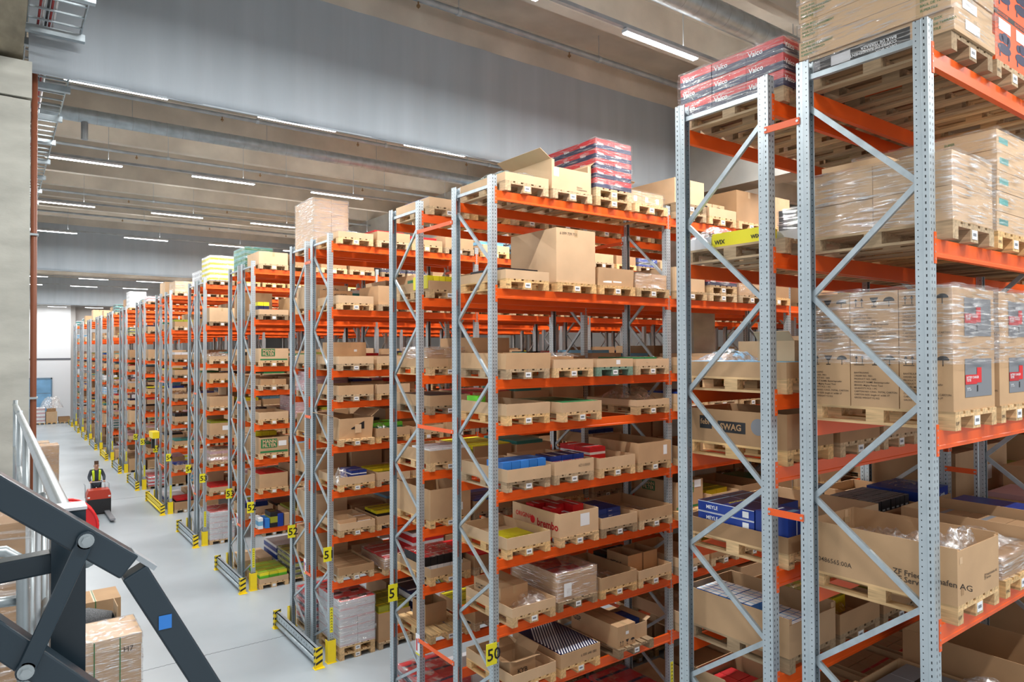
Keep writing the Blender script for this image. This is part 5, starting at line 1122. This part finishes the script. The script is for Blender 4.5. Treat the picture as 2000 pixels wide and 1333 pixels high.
# fire hose reel at the mezzanine edge
c = atY(130, 1035, -.2)
h = thing('hose_reel', 'red fire hose reel on the mezzanine edge', 'hose reel', c)
def disc_mb(y, r0, r1, n=28):
    b = MB()
    for k in range(n):
        a, e = 2*math.pi*k/n, 2*math.pi*(k+1)/n
        for yy, f in ((y-.006, 1), (y+.006, -1)):
            q = [(r0*math.cos(a), yy, r0*math.sin(a)), (r1*math.cos(a), yy, r1*math.sin(a)), (r1*math.cos(e), yy, r1*math.sin(e)), (r0*math.cos(e), yy, r0*math.sin(e))]; b.poly(q if f > 0 else q[::-1])
    b.tube([(r1*math.cos(2*math.pi*k/n), y, r1*math.sin(2*math.pi*k/n)) for k in range(n+1)], .014, 8, caps=False)
    return b
for y in (0, .16): disc_mb(y, .06, .255).build('reel_disc', M['redp'], h, smooth=True)
b = MB()
for q in range(4): b.tube([(.17*math.cos(2*math.pi*k/20), .03+q*.034, .17*math.sin(2*math.pi*k/20)) for k in range(21)], .017, 8, caps=False)
b.build('hose', mat('red_hose', (.30,.01,.012), .6), h, smooth=True); MB().cyl((0,-.02,0),(0,.2,0),.05,14).build('hub', M['grey'], h)
MB().box(-.42, .02, .18, .20, -.06, .06).box(-.36, -.30, .10, .2, -.06, .06).build('bracket', M['grey'], h)

# red-brown pipe on the column, cable trays
t = thing('riser_pipe', 'vertical red brown pipe beside the left concrete column', 'pipe')
MB().cyl((-5.275, 1.75, 0), (-5.275, 1.75, SZ), .033, 14).build('pipe', M['copper'], t, smooth=True)
for z in (7.9, 6.0, 3.5): MB().box(-5.34, -5.23, 1.70, 1.80, z-.012, z+.012).build('pipe_clip', M['galv'], t)
def ladder(y0, y1, label, z=10.2):
    t = thing('cable_ladder', label, 'cable tray', (0, 0, z)); xa, xb = -5.36, -4.85
    for x in (xa, xb): MB().box(x-.006, x+.006, y0, y1, 0, .07).build('side_rail', M['galv'], t)
    rg = MB().box(xa, xb, -.012, .012, .0, .018).mesh('rung', M['galv'])
    n = int((y1-y0)/.3)
    for k in range(min(n, 80)): link('rung', rg, t, (0, y0+.15+k*.3, 0))
    sp = MB().box(xa-.02, xb+.04, -.04, .04, -.08, -.045).box(xa-.02, xb+.04, -.04, -.035, -.045, 0).mesh('support_arm', M['galv'])
    for k in range(int((y1-y0)/1.5)+1): link('support_arm', sp, t, (0, y0+.08+k*1.5 if y0 > 0 else y1-.08-k*1.1, 0))
    cm = [mat('red_cable', (.4,.02,.02), .5), M['white'], M['black']]
    for k in range(5): MB().tube([(xa+.1+k*.035, y0, .04), (xa+.12+k*.035, (y0+y1)/2, .035), (xa+.1+k*.035, y1, .04)], .012, 6).build('cable', cm[k % 3], t)
ladder(-8, 1.42, 'galvanised cable ladder in front of the smoke curtain, top left'); ladder(1.72, 23.5, 'galvanised cable ladder beyond the smoke curtain, left')

# ------------------------------------------------------------------ goods along the left of the aisle
class Spot(Slot):
    def __init__(s, x, y, where, z=0, tone=None, rz=0):
        s.i = s.row = s.lev = 0; s.n = int(abs(x*7+y*3)); s.where = where; s.grp = 'goods on the aisle floor'; s.x, s.y, s.z = x, y, z+.144; s.rz = rz; s.nf = 0
        pallet((x, y, z), 'wooden pallet, '+where, True, tone, tagged=False, group='pallets on the aisle floor', rz=rz)
s = Spot(-3.85, 7.55, 'under the film wrapped carton marked H7'); s.z -= 0
o = s.carton(.98, 1.1, .98, 'card', 'film wrapped carton marked H7 with green straps', tape=False); s.where = 'front left of the aisle'
link('carton_lid', carton_mesh(1.0, 1.12, .22, M['card2']), o, (0, 0, .78)); s.wrap(1.01, 'filmd', o, 1.03, 1.15); lettering(o, 'H7', '-Y', (.18, -.58, .70), .14, M['black'], -.005)
for x in (-.3, .12): MB().box(x, x+.016, -.585, .585, .985, .99).box(x, x+.016, -.59, -.585, 0, .99).box(x, x+.016, .585, .59, 0, .99).build('green_strap', M['green'], o)
s = Spot(-4.05, 8.95, 'under the grey net roll')
o = s.openbox(1.0, .9, .7, 'black', 'black open crate with grey netting roll'); MB().tube([(-.45, .1, .72), (0, .12, .76), (.42, .05, .70)], [.2, .24, .16], 14).build('netting_roll', mat('grey_netting', (.16,.17,.18), .8, nscale=60, namt=.8), o, smooth=True)
MB().box(.50, .512, -.2, .45, 0, 1.02).build('plywood_panel', M['card2'], o)
s = Spot(-3.85, 10.25, 'under the tall tan carton'); o = s.carton(1.0, .9, .88, 'card', 'tall tan carton with green strap and paper labels', label_patch=1); MB().box(.0, .016, -.455, .455, .88, .885).box(.0, .016, -.457, -.452, 0, .885).build('green_strap', M['green'], o)
for k, (x, y, h, nm) in enumerate(((-4.3, 31.6, 1.75, 'nearest stack'), (-3.55, 32.95, 1.95, 'second stack'), (-4.2, 36.5, 1.3, 'third stack'), (-3.5, 41.5, 1.2, 'low stack farther back'))):
    s = Spot(x, y, nm+' left of the worker')
    s.stack(1, 2, 4, .8, .6, h/4-.02, m=('card2','card','pink','card2')[k], desc='wrapped carton tower', film='film', seed=k)
# goods by the far gate
s = Spot(-2.45, 68.6, 'by the far gate'); s.stack(1, 2, 4, .8, .6, .34, mats=('white','pink','white'), desc='white and pink wrapped stack', film='film')
s = Spot(-1.55, 68.6, 'by the far white wall'); o = s.carton(.85, 1.0, .95, 'card2', 'pale wooden crate', tape=False); s.carton(.7, .6, .3, 'card3', 'small brown carton on the pale crate', dz=.95)
s.bag(1.8, 1.0, 1.3, .0, -.1, 1.3, seed=71, desc='bundle of white foil bags')
s = Spot(-.55, 68.7, 'in the far corner beside the racks'); s.openbox(.9, 1.0, .42, 'card3', 'low open wooden box')
# yellow drive unit on the sixth rack's end
t = thing('yellow_unit', 'yellow plastic box on a stand at the sixth rack end', 'device', (-.30, 24.2, 2.95)); MB().vprism([(-.14,-.42),(.10,-.42),(.14,-.3),(.14,.42),(-.14,.42)], 0, .26).build('housing', M['yellow'], t); MB().box(.0, .30, -.03, .03, .1, .15).build('arm', M['galv'], t); MB().box(-.1, .02, .05, .2, -.45, 0).build('black_handset', M['black'], t)

# ------------------------------------------------------------------ worker on an order picker
TX, TY = -2.28, 24.0
t = thing('pallet_truck', 'red and black ride-on pallet truck in the aisle', 'truck', (TX, TY, 0))
for x in (-.27, .27):
    f = MB().box(x-.09, x+.09, -1.45, .35, .08, .14).box(x-.07, x+.07, -1.55, -1.45, .085, .12); f.build('fork', M['grey'], t); MB().cyl((x-.06,-1.2,.06),(x+.06,-1.2,.06),.055,12).build('fork_wheel', M['black'], t)
MB().vprism([(-.42,.35),(.42,.35),(.42,.95),(.36,1.02),(-.36,1.02),(-.42,.95)], .05, .62).build('battery_body', M['black'], t)
b = MB(); b.prism([(-.42,.62),(.42,.62),(.42,.80),(.36,.98),(-.36,.98),(-.42,.80)], .35, .95); b.build('hood', mat('truck_red', (.50,.045,.02), .35), t)
MB().box(-.4, .4, 1.02, 1.75, .12, .2).build('platform', M['black'], t); MB().tube([(-.25,.75,.98),(-.25,.95,1.22),(.25,.95,1.22),(.25,.75,.98)], .02, 8).build('handlebar', M['galv_d'], t, smooth=True)
for x in (-.42, .42): MB().tube([(x,1.0,.6),(x,1.1,1.1),(x,1.5,1.1)], .02, 8).build('side_bar', M['galv_d'], t, smooth=True)
for x in (-.3, .3): MB().cyl((x-.05,.7,.1),(x+.05,.7,.1),.1,14).build('drive_wheel', M['black'], t)
MB().box(-.40, -.32, .345, .35, .68, .74).box(.32, .40, .345, .35, .68, .74).build('lamp_lens', M['white'], t)
def skin(name, verts, edges, radii, m, parent, root=0, sub=2):
    me = bpy.data.meshes.new(name); me.from_pydata(verts, edges, []); me.materials.append(m)
    o = link(name, me, parent)
    md = o.modifiers.new('skin', 'SKIN'); md.use_smooth_shade = True
    for k, rr in enumerate(radii): me.skin_vertices[0].data[k].radius = (rr, rr) if not isinstance(rr, tuple) else rr
    me.skin_vertices[0].data[root].use_root = True
    sb = o.modifiers.new('sub', 'SUBSURF'); sb.levels = sub; sb.render_levels = sub
    return o
skinm = mat('skin', (.50,.27,.18), .55); clothm = mat('dark_workwear', (.035,.045,.06), .8); vism = mat('hi_vis_yellow', (.62,.82,.02), .6)
pb = thing('person', 'worker in dark clothes and yellow vest riding the pallet truck', 'person', (TX, TY+1.38, .2))
HP = {'pel': (0,0,.92), 'sp': (0,-.01,1.12), 'ch': (0,-.02,1.34), 'nk': (0,-.02,1.50), 'hd': (0,-.03,1.60), 'tp': (0,-.02,1.76)}
V = [(0,0,.95),(0,-.01,1.15),(0,-.02,1.36),(0,-.02,1.49),(0,-.035,1.60),(0,-.03,1.70), (.19,0,1.42),(.27,-.10,1.18),(.24,-.36,1.05), (-.19,0,1.42),(-.27,-.10,1.18),(-.24,-.36,1.05), (.1,0,.88),(.11,-.03,.48),(.12,.02,.07),(.12,-.14,.03), (-.1,0,.88),(-.11,-.03,.48),(-.12,.02,.07),(-.12,-.14,.03)]
E_ = [(0,1),(1,2),(2,3),(3,4),(4,5),(2,6),(6,7),(7,8),(2,9),(9,10),(10,11),(0,12),(12,13),(13,14),(14,15),(0,16),(16,17),(17,18),(18,19)]
body = skin('body', V, E_, [.13,.125,.14,.055,(.085,.1),(.075,.085),.06,.048,.03,.06,.048,.03,.085,.06,.04,.035,.085,.06,.04,.035], skinm, pb)
skin('jacket', V[:3]+[V[3]]+V[6:12], [(0,1),(1,2),(2,3),(2,4),(4,5),(5,6),(2,7),(7,8),(8,9)], [.15,.15,.165,.075,.08,.065,.045,.08,.065,.045], clothm, pb)
skin('trousers', [V[0]]+V[12:15]+V[16:19], [(0,1),(1,2),(2,3),(0,4),(4,5),(5,6)], [.15,.105,.08,.06,.105,.08,.06], clothm, pb)
for sx in (-1, 1):
    skin('hi_vis_strap', [(sx*.11,.10,1.18),(sx*.12,.13,1.36),(sx*.12,.02,1.49),(sx*.12,-.14,1.40),(sx*.11,-.15,1.2),(sx*.11,-.13,1.02)], [(k,k+1) for k in range(5)], [(.05,.03)]*6, vism, pb)
    skin('shoe', [V[14 if sx > 0 else 18][:2]+(.04,), V[15 if sx > 0 else 19][:2]+(.035,)], [(0,1)], [.055,.045], M['black'], pb)
    hx = sx*.24
    hv = [(hx,-.36,1.05),(hx,-.42,1.03)]; he = [(0,1)]; hr = [.032,.036]
    for k in range(4):
        n = len(hv); xx = hx+(k-1.5)*.019; hv += [(xx,-.45,1.035),(xx,-.475,1.015),(xx,-.46,.992)]; he += [(1,n),(n,n+1),(n+1,n+2)]; hr += [.010,.009,.008]
    n = len(hv); hv += [(hx-sx*.035,-.40,1.015),(hx-sx*.04,-.43,.995)]; he += [(1,n),(n,n+1)]; hr += [.011,.009]
    skin('hand', hv, he, hr, skinm, pb, sub=1)
skin('hair', [(0,.015,1.735),(0,.05,1.66),(0,-.05,1.755)], [(0,1),(0,2)], [.08,.07,.05], mat('brown_hair', (.10,.05,.025), .7), pb)
fm = MB().cyl((0,-.125,1.625),(0,-.155,1.605),.014,8); fm.build('nose', skinm, pb, smooth=True)
for sx in (-1, 1):
    MB().cyl((sx*.035,-.115,1.65),(sx*.035,-.135,1.65),.010,8).build('eye', M['black'], pb); MB().box(sx*.088-.008, sx*.088+.008, -.05, -.01, 1.59, 1.66).build('ear', skinm, pb)
MB().box(-.03, .03, -.132, -.118, 1.555, 1.565).build('mouth', mat('lips', (.35,.12,.10), .5), pb)

if FILL_ST.f: tag(FILL_ST.build('small_cartons', FILL_M), 'many small coloured cartons lying deeper inside the trays and boxes', 'cartons', kind='stuff')

# flat print on a printed panel belongs to the carton itself
def depth(o):
    n = 0
    while o.parent: o = o.parent; n += 1
    return n
for o in [q for q in bpy.data.objects if q.parent and depth(q) > 2]:
    mb = o.parent.matrix_basis @ o.matrix_basis; o.parent = o.parent.parent; o.matrix_parent_inverse = Matrix(); o.matrix_basis = mb
